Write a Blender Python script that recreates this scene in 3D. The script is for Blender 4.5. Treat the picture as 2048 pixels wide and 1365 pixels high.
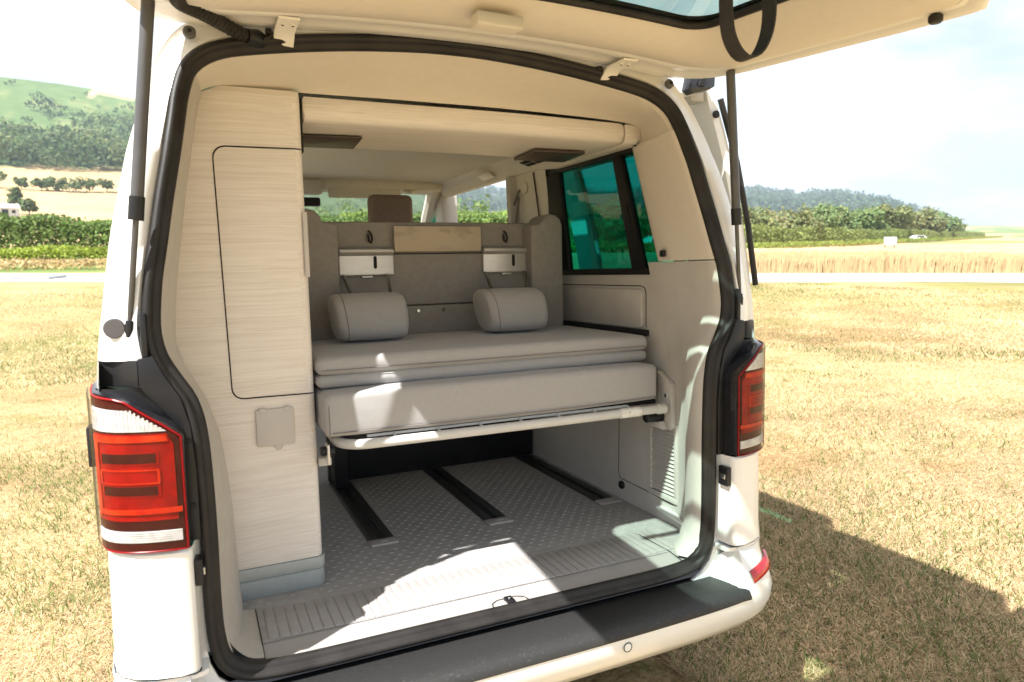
import bpy, bmesh, math, random
import numpy as np
from mathutils import Matrix, Vector
R = math.radians
random.seed(7)
rng = np.random.default_rng(11)
scene = bpy.context.scene
for o in list(bpy.data.objects):
    bpy.data.objects.remove(o)

# ------------------------------------------------------------------ camera
cam_d = bpy.data.cameras.new("camera")
cam = bpy.data.objects.new("camera", cam_d)
scene.collection.objects.link(cam)
cam.location = (-0.682, -1.477, 1.538)
cam.rotation_euler = (R(90 - 8.574), 0, R(-24.599))
cam_d.sensor_width = 36
cam_d.lens = 24.776
cam_d.clip_start = 0.02
cam_d.clip_end = 20000
cam_d.dof.use_dof = True
cam_d.dof.focus_distance = 2.25
cam_d.dof.aperture_fstop = 5.0
scene.camera = cam
# ------------------------------------------------------------------ sky and sun
SUN_EL, SUN_AZ = 53.0, -113.2          # where the sun stands (compass azimuth from +Y, clockwise)
w = bpy.data.worlds.new("World")
scene.world = w
w.use_nodes = True
nt = w.node_tree
for n in list(nt.nodes):
    nt.nodes.remove(n)
wo = nt.nodes.new("ShaderNodeOutputWorld")
sky = nt.nodes.new("ShaderNodeTexSky")
sky.sky_type = 'NISHITA'
sky.sun_disc = False
sky.sun_elevation = R(SUN_EL)
sky.sun_rotation = R(SUN_AZ)
sky.air_density = 1.0
sky.dust_density = 1.5
bg = nt.nodes.new("ShaderNodeBackground")
bg.inputs[1].default_value = 0.12
bgc = nt.nodes.new("ShaderNodeBackground")
bgc.inputs[1].default_value = 0.41
mixw = nt.nodes.new("ShaderNodeMixShader")
tc = nt.nodes.new("ShaderNodeTexCoord")
mp = nt.nodes.new("ShaderNodeMapping")
mp.inputs['Scale'].default_value = (1.0, 1.0, 2.6)
nz = nt.nodes.new("ShaderNodeTexNoise")
nz.inputs['Scale'].default_value = 2.3
nz.inputs['Detail'].default_value = 6
nz.inputs['Roughness'].default_value = 0.55
rp = nt.nodes.new("ShaderNodeValToRGB")
rp.color_ramp.elements[0].position = 0.36
rp.color_ramp.elements[0].color = (0.92, 0.92, 0.92, 1)
rp.color_ramp.elements[1].position = 0.60
rp.color_ramp.elements[1].color = (0.97, 0.97, 0.97, 1)
nt.links.new(tc.outputs['Generated'], mp.inputs[0])
nt.links.new(mp.outputs[0], nz.inputs[0])
nt.links.new(nz.outputs[0], rp.inputs[0])
nt.links.new(rp.outputs[0], mixw.inputs[0])
nz2 = nt.nodes.new("ShaderNodeTexNoise")
nz2.inputs['Scale'].default_value = 3.4
nz2.inputs['Detail'].default_value = 8
nz2.inputs['Roughness'].default_value = 0.6
nt.links.new(mp.outputs[0], nz2.inputs[0])
rp2 = nt.nodes.new("ShaderNodeValToRGB")
rp2.color_ramp.elements[0].position = 0.38
rp2.color_ramp.elements[0].color = (0.54, 0.63, 0.73, 1)
rp2.color_ramp.elements[1].position = 0.58
rp2.color_ramp.elements[1].color = (1.0, 1.0, 1.0, 1)
nt.links.new(nz2.outputs[0], rp2.inputs[0])
nt.links.new(rp2.outputs[0], bgc.inputs[0])
nt.links.new(sky.outputs[0], bg.inputs[0])
nt.links.new(bg.outputs[0], mixw.inputs[1])
nt.links.new(bgc.outputs[0], mixw.inputs[2])
nt.links.new(mixw.outputs[0], wo.inputs[0])
sun_d = bpy.data.lights.new("sun", 'SUN')
sun_d.energy = 4.1
sun_d.angle = R(0.53)
sun_d.color = (1.0, 0.975, 0.935)
sun = bpy.data.objects.new("sun", sun_d)
scene.collection.objects.link(sun)
_sd = Vector((0.5529, 0.2370, -0.7988))
sun.rotation_euler = _sd.to_track_quat('-Z', 'Y').to_euler()
sun.location = (-5, -2, 9)
# ------------------------------------------------------------------ exposure
vs = scene.view_settings
vs.view_transform = 'Standard'
vs.look = 'None'
vs.exposure = 1.66
vs.gamma = 1.0
vs.use_curve_mapping = False
cy = scene.cycles
cy.use_denoising = True
cy.max_bounces = 10
cy.diffuse_bounces = 5
cy.glossy_bounces = 4
cy.transmission_bounces = 6
cy.transparent_max_bounces = 14
cy.caustics_reflective = False
cy.caustics_refractive = False
cy.sample_clamp_indirect = 6.0
cy.volume_bounces = 0

# ------------------------------------------------------------------ materials
MATS = {}


def mat(name, col, rough=0.5, metal=0.0, spec=0.5, coat=0.0, var=0.0, vscale=8.0, bump=0.0, bscale=400.0,
        bdist=0.001, col2=None, wscale=(1, 1, 1), trans=0.0, sheen=0.0, detail=4.0, wrinkle=0.0, ramp=(0.35, 0.65)):
    """procedural material: colour varied by noise, fine noise relief"""
    if name in MATS:
        return MATS[name]
    m = bpy.data.materials.new(name)
    m.use_nodes = True
    t = m.node_tree
    b = t.nodes["Principled BSDF"]
    b.inputs['Roughness'].default_value = rough
    b.inputs['Metallic'].default_value = metal
    b.inputs['Specular IOR Level'].default_value = spec
    b.inputs['Coat Weight'].default_value = coat
    b.inputs['Coat Roughness'].default_value = 0.05
    b.inputs['Sheen Weight'].default_value = sheen
    c = t.nodes.new("ShaderNodeTexCoord")
    mpn = t.nodes.new("ShaderNodeMapping")
    mpn.inputs['Scale'].default_value = wscale
    t.links.new(c.outputs['Object'], mpn.inputs[0])
    n = t.nodes.new("ShaderNodeTexNoise")
    n.inputs['Scale'].default_value = vscale
    n.inputs['Detail'].default_value = detail
    t.links.new(mpn.outputs[0], n.inputs[0])
    r = t.nodes.new("ShaderNodeValToRGB")
    r.color_ramp.elements[0].position = ramp[0]
    r.color_ramp.elements[1].position = ramp[1]
    if col2 is None:
        col2 = tuple(x * (1 - var) for x in col)
        c1 = tuple(min(1, x * (1 + var * 0.5)) for x in col)
    else:
        c1 = col
    r.color_ramp.elements[0].color = (*col2, 1)
    r.color_ramp.elements[1].color = (*c1, 1)
    t.links.new(n.outputs[0], r.inputs[0])
    t.links.new(r.outputs[0], b.inputs['Base Color'])
    if bump > 0:
        n2 = t.nodes.new("ShaderNodeTexNoise")
        n2.inputs['Scale'].default_value = bscale
        n2.inputs['Detail'].default_value = 3
        t.links.new(c.outputs['Object'], n2.inputs[0])
        bp = t.nodes.new("ShaderNodeBump")
        bp.inputs['Strength'].default_value = bump
        bp.inputs['Distance'].default_value = bdist
        t.links.new(n2.outputs[0], bp.inputs['Height'])
        t.links.new(bp.outputs[0], b.inputs['Normal'])
        if wrinkle > 0:                                              # soft creases under the fine weave
            n3 = t.nodes.new("ShaderNodeTexNoise")
            n3.inputs['Scale'].default_value = 7.0
            n3.inputs['Detail'].default_value = 2.5
            n3.inputs['Distortion'].default_value = 1.2
            t.links.new(c.outputs['Object'], n3.inputs[0])
            bp2 = t.nodes.new("ShaderNodeBump")
            bp2.inputs['Strength'].default_value = wrinkle
            bp2.inputs['Distance'].default_value = 0.02
            t.links.new(n3.outputs[0], bp2.inputs['Height'])
            t.links.new(bp2.outputs[0], bp.inputs['Normal'])
    MATS[name] = m
    return m


def wood_mat(name, light, dark, axis='x'):
    m = bpy.data.materials.new(name)
    m.use_nodes = True
    t = m.node_tree
    b = t.nodes["Principled BSDF"]
    b.inputs['Roughness'].default_value = 0.5
    b.inputs['Specular IOR Level'].default_value = 0.3
    c = t.nodes.new("ShaderNodeTexCoord")
    mp1 = t.nodes.new("ShaderNodeMapping")
    mp1.inputs['Scale'].default_value = (1.6, 1.6, 1.6)
    t.links.new(c.outputs['Object'], mp1.inputs[0])
    dn = t.nodes.new("ShaderNodeTexNoise")
    dn.inputs['Scale'].default_value = 2.2
    dn.inputs['Detail'].default_value = 2
    t.links.new(mp1.outputs[0], dn.inputs[0])
    mp2 = t.nodes.new("ShaderNodeMapping")
    mp2.inputs['Scale'].default_value = (2.6, 130, 130)
    t.links.new(c.outputs['Object'], mp2.inputs[0])
    add = t.nodes.new("ShaderNodeVectorMath")
    add.operation = 'MULTIPLY_ADD'
    add.inputs[1].default_value = (0, 5.0, 5.0)
    t.links.new(dn.outputs['Color'], add.inputs[0])
    t.links.new(mp2.outputs[0], add.inputs[2])
    n1 = t.nodes.new("ShaderNodeTexNoise")
    n1.inputs['Scale'].default_value = 1.0
    n1.inputs['Detail'].default_value = 5
    n1.inputs['Roughness'].default_value = 0.62
    t.links.new(add.outputs[0], n1.inputs[0])
    mp3 = t.nodes.new("ShaderNodeMapping")
    mp3.inputs['Scale'].default_value = (4, 420, 420)
    t.links.new(c.outputs['Object'], mp3.inputs[0])
    n2 = t.nodes.new("ShaderNodeTexNoise")
    n2.inputs['Scale'].default_value = 1.0
    n2.inputs['Detail'].default_value = 2
    t.links.new(mp3.outputs[0], n2.inputs[0])
    mx = t.nodes.new("ShaderNodeMix")
    mx.data_type = 'FLOAT'
    mx.inputs[0].default_value = 0.45
    t.links.new(n1.outputs[0], mx.inputs[2])
    t.links.new(n2.outputs[0], mx.inputs[3])
    r = t.nodes.new("ShaderNodeValToRGB")
    r.color_ramp.elements[0].position = 0.36
    r.color_ramp.elements[0].color = (*dark, 1)
    r.color_ramp.elements[1].position = 0.60
    r.color_ramp.elements[1].color = (*light, 1)
    t.links.new(mx.outputs[0], r.inputs[0])
    t.links.new(r.outputs[0], b.inputs['Base Color'])
    bp = t.nodes.new("ShaderNodeBump")
    bp.inputs['Strength'].default_value = 0.15
    bp.inputs['Distance'].default_value = 0.0006
    t.links.new(n2.outputs[0], bp.inputs['Height'])
    t.links.new(bp.outputs[0], b.inputs['Normal'])
    MATS[name] = m
    return m


def glass_mat(name, tint, gloss=1.0, rough=0.0):
    """thin window pane: tinted see-through with mirror reflection by Fresnel"""
    m = bpy.data.materials.new(name)
    m.use_nodes = True
    t = m.node_tree
    for n in list(t.nodes):
        t.nodes.remove(n)
    o = t.nodes.new("ShaderNodeOutputMaterial")
    tr = t.nodes.new("ShaderNodeBsdfTransparent")
    nz_ = t.nodes.new("ShaderNodeTexNoise")
    nz_.inputs['Scale'].default_value = 3.0
    rr = t.nodes.new("ShaderNodeValToRGB")
    rr.color_ramp.elements[0].color = (*[x * 0.97 for x in tint], 1)
    rr.color_ramp.elements[1].color = (*tint, 1)
    t.links.new(nz_.outputs[0], rr.inputs[0])
    t.links.new(rr.outputs[0], tr.inputs[0])
    gl = t.nodes.new("ShaderNodeBsdfGlossy")
    gl.inputs['Roughness'].default_value = rough
    gl.inputs['Color'].default_value = (gloss, gloss, gloss, 1)
    lw = t.nodes.new("ShaderNodeLayerWeight")
    lw.inputs[0].default_value = 0.5
    pw = t.nodes.new("ShaderNodeMath")
    pw.operation = 'POWER'
    pw.inputs[1].default_value = 5.0
    t.links.new(lw.outputs['Facing'], pw.inputs[0])
    fr = t.nodes.new("ShaderNodeMath")
    fr.operation = 'MULTIPLY_ADD'
    fr.inputs[1].default_value = 0.85
    fr.inputs[2].default_value = 0.04
    t.links.new(pw.outputs[0], fr.inputs[0])
    mx = t.nodes.new("ShaderNodeMixShader")
    t.links.new(fr.outputs[0], mx.inputs[0])
    t.links.new(tr.outputs[0], mx.inputs[1])
    t.links.new(gl.outputs[0], mx.inputs[2])
    t.links.new(mx.outputs[0], o.inputs[0])
    MATS[name] = m
    return m


paint = mat("white paint", (0.80, 0.80, 0.79), 0.28, coat=0.6, var=0.02, vscale=3)
paint_in = mat("white paint inner", (0.78, 0.76, 0.72), 0.4, coat=0.2, var=0.03, vscale=9)
rubber = mat("black rubber", (0.022, 0.020, 0.019), 0.5, spec=0.3, var=0.35, vscale=14, bump=0.25, bscale=900, bdist=0.0008)
blackpl = mat("black plastic", (0.014, 0.014, 0.016), 0.4, spec=0.35, var=0.2, vscale=20, bump=0.08, bscale=1200, bdist=0.0004)
glossblack = mat("gloss black plastic", (0.018, 0.018, 0.022), 0.16, coat=0.3, var=0.15, vscale=10)
padbl = mat("textured black bumper pad", (0.075, 0.073, 0.070), 0.5, spec=0.35, col2=(0.028, 0.028, 0.028), vscale=170, ramp=(0.58, 0.80), bump=0.6, bscale=650, bdist=0.0012, detail=8)
trim = mat("grained beige plastic", (0.70, 0.645, 0.570), 0.62, spec=0.35, var=0.02, vscale=40, bump=0.35, bscale=700, bdist=0.0009)
trimg = mat("grained grey plastic", (0.50, 0.47, 0.43), 0.6, spec=0.35, var=0.05, vscale=30, bump=0.3, bscale=800, bdist=0.0008)
trimc = mat("pale grey plastic", (0.53, 0.505, 0.475), 0.55, spec=0.35, var=0.04, vscale=16, bump=0.15, bscale=900, bdist=0.0005)
liner = mat("roof lining cloth", (0.58, 0.55, 0.49), 0.9, spec=0.1, var=0.05, vscale=60, bump=0.3, bscale=1500, bdist=0.0006)
floorm = mat("grey floor mat", (0.38, 0.365, 0.358), 0.62, spec=0.3, var=0.10, vscale=26, bump=0.3, bscale=900, bdist=0.0006, detail=6)
treadm = mat("floor tread ridge", (0.415, 0.40, 0.392), 0.5, var=0.1, vscale=40)
sillm = mat("pale sill plastic", (0.36, 0.34, 0.325), 0.5, spec=0.35, var=0.05, vscale=12, bump=0.2, bscale=900, bdist=0.0005)
fabric = mat("grey seat cloth", (0.375, 0.368, 0.368), 0.92, spec=0.1, var=0.02, vscale=90, bump=0.5, bscale=1800, bdist=0.0008, sheen=0.2, wrinkle=0.35)
backcl = mat("taupe seat back board", (0.325, 0.302, 0.280), 0.85, spec=0.2, var=0.07, vscale=50, bump=0.35, bscale=1200, bdist=0.0007)
seatbr = mat("brown grey front seat cloth", (0.20, 0.15, 0.125), 0.85, spec=0.2, var=0.08, vscale=50, bump=0.3, bscale=1200, bdist=0.0007)
alu = mat("satin aluminium", (0.66, 0.64, 0.61), 0.38, metal=0.55, var=0.05, vscale=30, wscale=(1, 8, 8))
steel = mat("polished steel", (0.55, 0.55, 0.55), 0.2, metal=1.0, var=0.1, vscale=20)
tubem = mat("grey powder coat", (0.58, 0.57, 0.55), 0.42, spec=0.4, var=0.04, vscale=20)
board = mat("raw plywood edge board", (0.56, 0.47, 0.36), 0.7, col2=(0.38, 0.31, 0.235), vscale=9, detail=9, wscale=(1, 1, 2), ramp=(0.28, 0.45))
railm = mat("dark anodised rail", (0.05, 0.048, 0.048), 0.42, metal=0.5, var=0.2, vscale=20)
voidm = mat("dark cavity", (0.008, 0.008, 0.008), 0.8, var=0.2)
plinth = mat("blue grey plinth plastic", (0.33, 0.36, 0.365), 0.5, var=0.06, vscale=60, bump=0.25, bscale=700, bdist=0.0008)
flapm = mat("grey socket flap", (0.52, 0.49, 0.46), 0.45, var=0.03, vscale=20)
padbr = mat("dark brown leatherette", (0.060, 0.042, 0.034), 0.5, var=0.12, vscale=30, bump=0.3, bscale=600, bdist=0.0006)
lampred = mat("lamp red plastic", (0.36, 0.004, 0.003), 0.35, spec=0.1, col2=(0.24, 0.003, 0.003), vscale=30)
lampora = mat("lamp orange red reflector", (0.66, 0.040, 0.006), 0.3, spec=0.15, col2=(0.46, 0.010, 0.004), vscale=25)
lampdk = mat("lamp smoked red border", (0.040, 0.004, 0.004), 0.35, spec=0.1, col2=(0.060, 0.008, 0.006), vscale=16)
lampedge = mat("lamp bright red rim", (0.24, 0.004, 0.006), 0.3, spec=0.2, var=0.15, vscale=20)
lampclr = mat("lamp chrome reflector", (0.80, 0.80, 0.80), 0.25, metal=0.15, col2=(0.62, 0.62, 0.62), vscale=60)
refl = mat("red bumper reflector", (0.48, 0.008, 0.014), 0.15, var=0.2, vscale=80, coat=0.6)
tyre = mat("tyre rubber", (0.02, 0.02, 0.02), 0.8, var=0.2)
frameblk = mat("matt black frame", (0.010, 0.010, 0.010), 0.5, spec=0.25, var=0.2)
wood = wood_mat("pale ash laminate", (0.80, 0.755, 0.71), (0.67, 0.615, 0.565))
lens = glass_mat("clear lamp lens", (0.97, 0.97, 0.97), 0.28)
gl_tail = glass_mat("tailgate glass green tint", (0.48, 0.63, 0.55))
gl_side = glass_mat("privacy glass teal tint", (0.075, 0.52, 0.48), 0.7)
gl_clear = glass_mat("clear screen glass", (0.88, 0.93, 0.91))
sticker = mat("worn white label", (0.78, 0.76, 0.72), 0.6, col2=(0.45, 0.43, 0.40), vscale=120, ramp=(0.3, 0.42))

# ------------------------------------------------------------------ mesh helpers
COL = scene.collection


def mk(name, verts, faces, m, parent=None, smooth=True, ang=35, label=None):
    me = bpy.data.meshes.new(name)
    me.from_pydata([tuple(map(float, v)) for v in verts], [], faces)
    bm = bmesh.new()
    bm.from_mesh(me)
    bmesh.ops.recalc_face_normals(bm, faces=bm.faces)
    bm.to_mesh(me)
    bm.free()
    return fin(name, me, m, parent, smooth, ang, label)


def fin(name, me, m, parent=None, smooth=True, ang=35, label=None):
    me.materials.append(m)
    if smooth:
        me.shade_smooth()
        me.set_sharp_from_angle(angle=R(ang))
    o = bpy.data.objects.new(name, me)
    COL.objects.link(o)
    if parent is not None:
        o.parent = parent
    if label:
        o["label"] = label
    return o


def bmfin(name, bm, m, parent=None, smooth=True, ang=35, label=None):
    bmesh.ops.recalc_face_normals(bm, faces=bm.faces)
    me = bpy.data.meshes.new(name)
    bm.to_mesh(me)
    bm.free()
    return fin(name, me, m, parent, smooth, ang, label)


def box(name, x0, x1, y0, y1, z0, z1, m, parent=None, bev=0.004, seg=2, xf=None, label=None):
    bm = bmesh.new()
    bmesh.ops.create_cube(bm, size=1)
    for v in bm.verts:
        v.co = Vector(((x0 + x1) / 2 + v.co.x * (x1 - x0), (y0 + y1) / 2 + v.co.y * (y1 - y0), (z0 + z1) / 2 + v.co.z * (z1 - z0)))
    if bev > 0:
        bmesh.ops.bevel(bm, geom=bm.edges[:], offset=bev, segments=seg, affect='EDGES', profile=0.5)
    if xf:
        for v in bm.verts:
            v.co = Vector(xf(*v.co))
    return bmfin(name, bm, m, parent, label=label)


def prism(name, poly, axis, a0, a1, m, parent=None, bev=0.0, seg=2, xf=None, label=None):
    """poly: 2-D outline in the two other axes (in x,y,z order), extruded along axis"""
    def p3(p, a):
        return {'x': (a, p[0], p[1]), 'y': (p[0], a, p[1]), 'z': (p[0], p[1], a)}[axis]
    bm = bmesh.new()
    va = [bm.verts.new(p3(p, a0)) for p in poly]
    vb = [bm.verts.new(p3(p, a1)) for p in poly]
    n = len(poly)
    bm.faces.new(va)
    bm.faces.new(vb)
    for i in range(n):
        bm.faces.new((va[i], va[(i + 1) % n], vb[(i + 1) % n], vb[i]))
    bmesh.ops.recalc_face_normals(bm, faces=bm.faces)
    if bev > 0:
        ed = [e for e in bm.edges if (e.verts[0] in va) == (e.verts[1] in va)]
        bmesh.ops.bevel(bm, geom=ed, offset=bev, segments=seg, affect='EDGES', profile=0.5)
    if xf:
        for v in bm.verts:
            v.co = Vector(xf(*v.co))
    return bmfin(name, bm, m, parent, label=label)


def loft(name, rings, m, parent=None, closed=False, loop=False, cap=False, ang=35, label=None, smooth=True):
    n = len(rings[0])
    verts = [p for r in rings for p in r]
    faces = []
    k = len(rings)
    for i in range(k if loop else k - 1):
        a, b = i * n, ((i + 1) % k) * n
        for j in range(n if closed else n - 1):
            j2 = (j + 1) % n
            faces.append((a + j, a + j2, b + j2, b + j))
    if cap:
        faces.append(tuple(range(n)))
        faces.append(tuple(range((k - 1) * n, k * n)))
    return mk(name, verts, faces, m, parent, smooth, ang, label)


def tube_rings(path, rad, n=12, closed=False):
    P = [Vector(p) for p in path]
    k = len(P)
    if not hasattr(rad, '__len__'):
        rad = [rad] * k
    rings = []
    nrm = None
    for i in range(k):
        if closed:
            t = (P[(i + 1) % k] - P[i - 1]).normalized()
        else:
            t = (P[min(i + 1, k - 1)] - P[max(i - 1, 0)]).normalized()
        if nrm is None:
            a = Vector((0, 0, 1)) if abs(t.z) < 0.9 else Vector((1, 0, 0))
            nrm = (a - t * a.dot(t)).normalized()
        else:
            nrm = (nrm - t * nrm.dot(t)).normalized()
        b = t.cross(nrm)
        rings.append([P[i] + (nrm * math.cos(2 * math.pi * j / n) + b * math.sin(2 * math.pi * j / n)) * rad[i] for j in range(n)])
    return rings


def tube(name, path, rad, m, parent=None, n=12, closed=False, label=None):
    return loft(name, tube_rings(path, rad, n, closed), m, parent, closed=True, loop=closed, cap=not closed, ang=40, label=label)


def disc(name, c, axis, r, h, m, parent=None, n=24, bev=0.0015, label=None):
    a = Vector(axis).normalized()
    c = Vector(c)
    prof = [(0.0001, 0), (r - bev, 0), (r, bev), (r, h - bev), (r - bev, h), (0.0001, h)]
    t = Vector((0, 0, 1)) if abs(a.z) < 0.9 else Vector((1, 0, 0))
    u = (t - a * t.dot(a)).normalized()
    v = a.cross(u)
    rings = [[c + a * hh + (u * math.cos(2 * math.pi * j / n) + v * math.sin(2 * math.pi * j / n)) * rr for j in range(n)] for rr, hh in prof]
    return loft(name, rings, m, parent, closed=True, ang=30, label=label)


def smooth_path(pts, step, closed=False):
    """Catmull-Rom through pts, resampled"""
    P = [np.array(p, float) for p in pts]
    k = len(P)
    out = []
    rngi = range(k if closed else k - 1)
    for i in rngi:
        p0 = P[i - 1] if (closed or i > 0) else P[i]
        p1 = P[i]
        p2 = P[(i + 1) % k]
        p3 = P[(i + 2) % k] if (closed or i + 2 < k) else p2
        d = np.linalg.norm(p2 - p1)
        n = max(1, int(round(d / step)))
        for s in range(n):
            t = s / n
            out.append(0.5 * ((2 * p1) + (-p0 + p2) * t + (2 * p0 - 5 * p1 + 4 * p2 - p3) * t * t + (-p0 + 3 * p1 - 3 * p2 + p3) * t ** 3))
    if not closed:
        out.append(P[-1])
    return out


def rrect(x0, x1, y0, y1, r, n=5):
    pts = []
    for cx, cyy, a0 in ((x1 - r, y1 - r, 0), (x0 + r, y1 - r, 90), (x0 + r, y0 + r, 180), (x1 - r, y0 + r, 270)):
        for i in range(n + 1):
            a = R(a0 + 90 * i / n)
            pts.append((cx + r * math.cos(a), cyy + r * math.sin(a)))
    return pts


def tag(o, label, cat=None, group=None, kind=None):
    if label:
        o["label"] = label
    if cat:
        o["category"] = cat
    if group:
        o["group"] = group
    if kind:
        o["kind"] = kind
    return o


def lerp(a, b, t):
    return a + (b - a) * t

# ================================================================== SETTING
CAMXY = np.array([-0.682, -1.477])
F2 = np.array([math.sin(R(24.6)), math.cos(R(24.6))])
R2 = np.array([F2[1], -F2[0]])


def fl(d, l):
    """field axes: d metres along the direction the track is square to, l metres along the track"""
    p = CAMXY + F2 * d + R2 * l
    return float(p[0]), float(p[1])


def vnoise(x, y, s, seed=0):
    """lattice value noise 0..1, vectorised"""
    x = np.asarray(x, float) / s + 1000.3
    y = np.asarray(y, float) / s + 1000.7
    xi = np.floor(x).astype(np.int64)
    yi = np.floor(y).astype(np.int64)
    fx = x - xi
    fy = y - yi
    fx = fx * fx * (3 - 2 * fx)
    fy = fy * fy * (3 - 2 * fy)

    def h(a, b):
        v = np.sin(a * 127.1 + b * 311.7 + seed * 74.7) * 43758.5453
        return v - np.floor(v)
    return (h(xi, yi) * (1 - fx) + h(xi + 1, yi) * fx) * (1 - fy) + (h(xi, yi + 1) * (1 - fx) + h(xi + 1, yi + 1) * fx) * fy


def fbm(x, y, s, seed=0, o=4):
    t = 0
    a = 0.5
    for i in range(o):
        t = t + a * vnoise(x, y, s / 2 ** i, seed + i * 3)
        a *= 0.5
    return t / (1 - 0.5 ** o)


AZ = [-181, -150, -60, -30, -15, -9, -5, -2, 2, 6, 10, 16, 20, 25, 32, 43, 46, 48.5, 51, 53.5, 55.5, 60, 75, 120, 181]
EL = [2.5, 2.5, 6, 9.6, 10.0, 9.9, 9.7, 9.3, 8.6, 7.2, 5.8, 4.4, 3.4, 3.0, 3.0, 3.2, 2.45, 2.65, 2.25, 1.4, 0.7, 0.6, 0.7, 1.2, 2.5]


def height(x, y):
    x = np.asarray(x, float)
    y = np.asarray(y, float)
    dx = x - CAMXY[0]
    dy = y - CAMXY[1]
    r = np.hypot(dx, dy)
    az = np.degrees(np.arctan2(dx, dy))
    el = np.interp(az, AZ, EL)
    r0 = np.interp(az, [-181, -30, 5, 22, 181], [500, 150, 170, 480, 500])
    r1 = np.interp(az, [-181, -30, 5, 16, 24, 44, 50, 60, 181], [2200, 1000, 1050, 1400, 2100, 2100, 1900, 2200, 2200])
    t = np.clip((r - r0) / (r1 - r0), 0, 1)
    e = np.radians(el * t ** 0.95)
    rr = np.minimum(r, r1)
    h = 1.5 * t + rr * np.tan(e)
    h = h + (fbm(x, y, 260, 5) - 0.5) * 22 * t * (1 - t) * 2.2 + (fbm(x, y, 60, 9) - 0.5) * 4 * t * (1 - t)
    # the van stands on ground that falls gently forwards
    rv = np.hypot(x, y - 1.5)
    wv = np.clip((20 - rv) / 14, 0, 1)
    wv = wv * wv * (3 - 2 * wv)
    h = h - (y - 0.5) * 0.0533 * wv
    # and an added swell on its right, shaped to set where the shadow ends
    sw = np.clip((x - 0.9) / 1.3, 0, 1) * np.clip((14 - rv) / 8, 0, 1)
    h = h + 0.15 * sw * sw * (3 - 2 * sw)
    return h


def gz(x, y):
    return float(height(np.array([x]), np.array([y]))[0])


def npmesh(name, V, Fq, m, cols=None, attr="tint", n=4):
    me = bpy.data.meshes.new(name)
    V = np.ascontiguousarray(V, np.float32)
    Fq = np.ascontiguousarray(Fq, np.int32)
    me.vertices.add(len(V))
    me.vertices.foreach_set("co", V.ravel())
    me.loops.add(Fq.size)
    me.loops.foreach_set("vertex_index", Fq.ravel())
    me.polygons.add(len(Fq))
    me.polygons.foreach_set("loop_start", np.arange(0, Fq.size, n, dtype=np.int32))
    me.polygons.foreach_set("loop_total", np.full(len(Fq), n, np.int32))
    me.update(calc_edges=True)
    if cols is not None:
        a = me.attributes.new(attr, 'FLOAT_COLOR', 'POINT')
        c4 = np.ones((len(V), 4), np.float32)
        c4[:, :3] = cols
        a.data.foreach_set("color", c4.ravel())
    me.materials.append(m)
    return me


def link(name, me, parent=None):
    o = bpy.data.objects.new(name, me)
    COL.objects.link(o)
    if parent is not None:
        o.parent = parent
    return o


def attr_mat(name, rough=0.8, spec=0.2, trans=0.0, nscale=0, namt=0.0, bump=0):
    """colour from the per-point albedo attribute, varied by noise"""
    m = bpy.data.materials.new(name)
    m.use_nodes = True
    t = m.node_tree
    b = t.nodes["Principled BSDF"]
    b.inputs['Roughness'].default_value = rough
    b.inputs['Specular IOR Level'].default_value = spec
    a = t.nodes.new("ShaderNodeAttribute")
    a.attribute_name = "tint"
    src = a.outputs['Color']
    g = t.nodes.new("ShaderNodeNewGeometry")
    if namt > 0:
        n = t.nodes.new("ShaderNodeTexNoise")
        n.inputs['Scale'].default_value = nscale
        n.inputs['Detail'].default_value = 8
        n.inputs['Roughness'].default_value = 0.65
        t.links.new(g.outputs['Position'], n.inputs[0])
        mr = t.nodes.new("ShaderNodeMapRange")
        mr.inputs[1].default_value = 0.3
        mr.inputs[2].default_value = 0.7
        mr.inputs[3].default_value = 1 - namt
        mr.inputs[4].default_value = 1 + namt
        t.links.new(n.outputs[0], mr.inputs[0])
        mx = t.nodes.new("ShaderNodeVectorMath")
        mx.operation = 'SCALE'
        t.links.new(src, mx.inputs[0])
        t.links.new(mr.outputs[0], mx.inputs['Scale'])
        src = mx.outputs[0]
    t.links.new(src, b.inputs['Base Color'])
    if trans > 0:
        o = [x for x in t.nodes if x.type == 'OUTPUT_MATERIAL'][0]
        tl = t.nodes.new("ShaderNodeBsdfTranslucent")
        t.links.new(src, tl.inputs[0])
        ms = t.nodes.new("ShaderNodeMixShader")
        ms.inputs[0].default_value = trans
        t.links.new(b.outputs[0], ms.inputs[1])
        t.links.new(tl.outputs[0], ms.inputs[2])
        t.links.new(ms.outputs[0], o.inputs[0])
    MATS[name] = m
    return m


leafm = attr_mat("leaf", 0.6, 0.3, 0.4, 0.8, 0.25)
grassm = attr_mat("grass blade", 0.6, 0.25, 0.25)
barkm = mat("bark", (0.10, 0.075, 0.05), 0.9, var=0.4, vscale=6, bump=0.6, bscale=20, bdist=0.02)

# ---- ground sheet to the horizon, polar grid, real albedo per region
gm = bpy.data.materials.new("ground of grass, crops and hillside")
gm.use_nodes = True
t = gm.node_tree
b = t.nodes["Principled BSDF"]
b.inputs['Roughness'].default_value = 0.9
b.inputs['Specular IOR Level'].default_value = 0.1
a = t.nodes.new("ShaderNodeAttribute")
a.attribute_name = "tint"
g = t.nodes.new("ShaderNodeNewGeometry")


def N(sc, det=6, ro=0.6):
    n = t.nodes.new("ShaderNodeTexNoise")
    n.inputs['Scale'].default_value = sc
    n.inputs['Detail'].default_value = det
    n.inputs['Roughness'].default_value = ro
    t.links.new(g.outputs['Position'], n.inputs[0])
    return n


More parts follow.
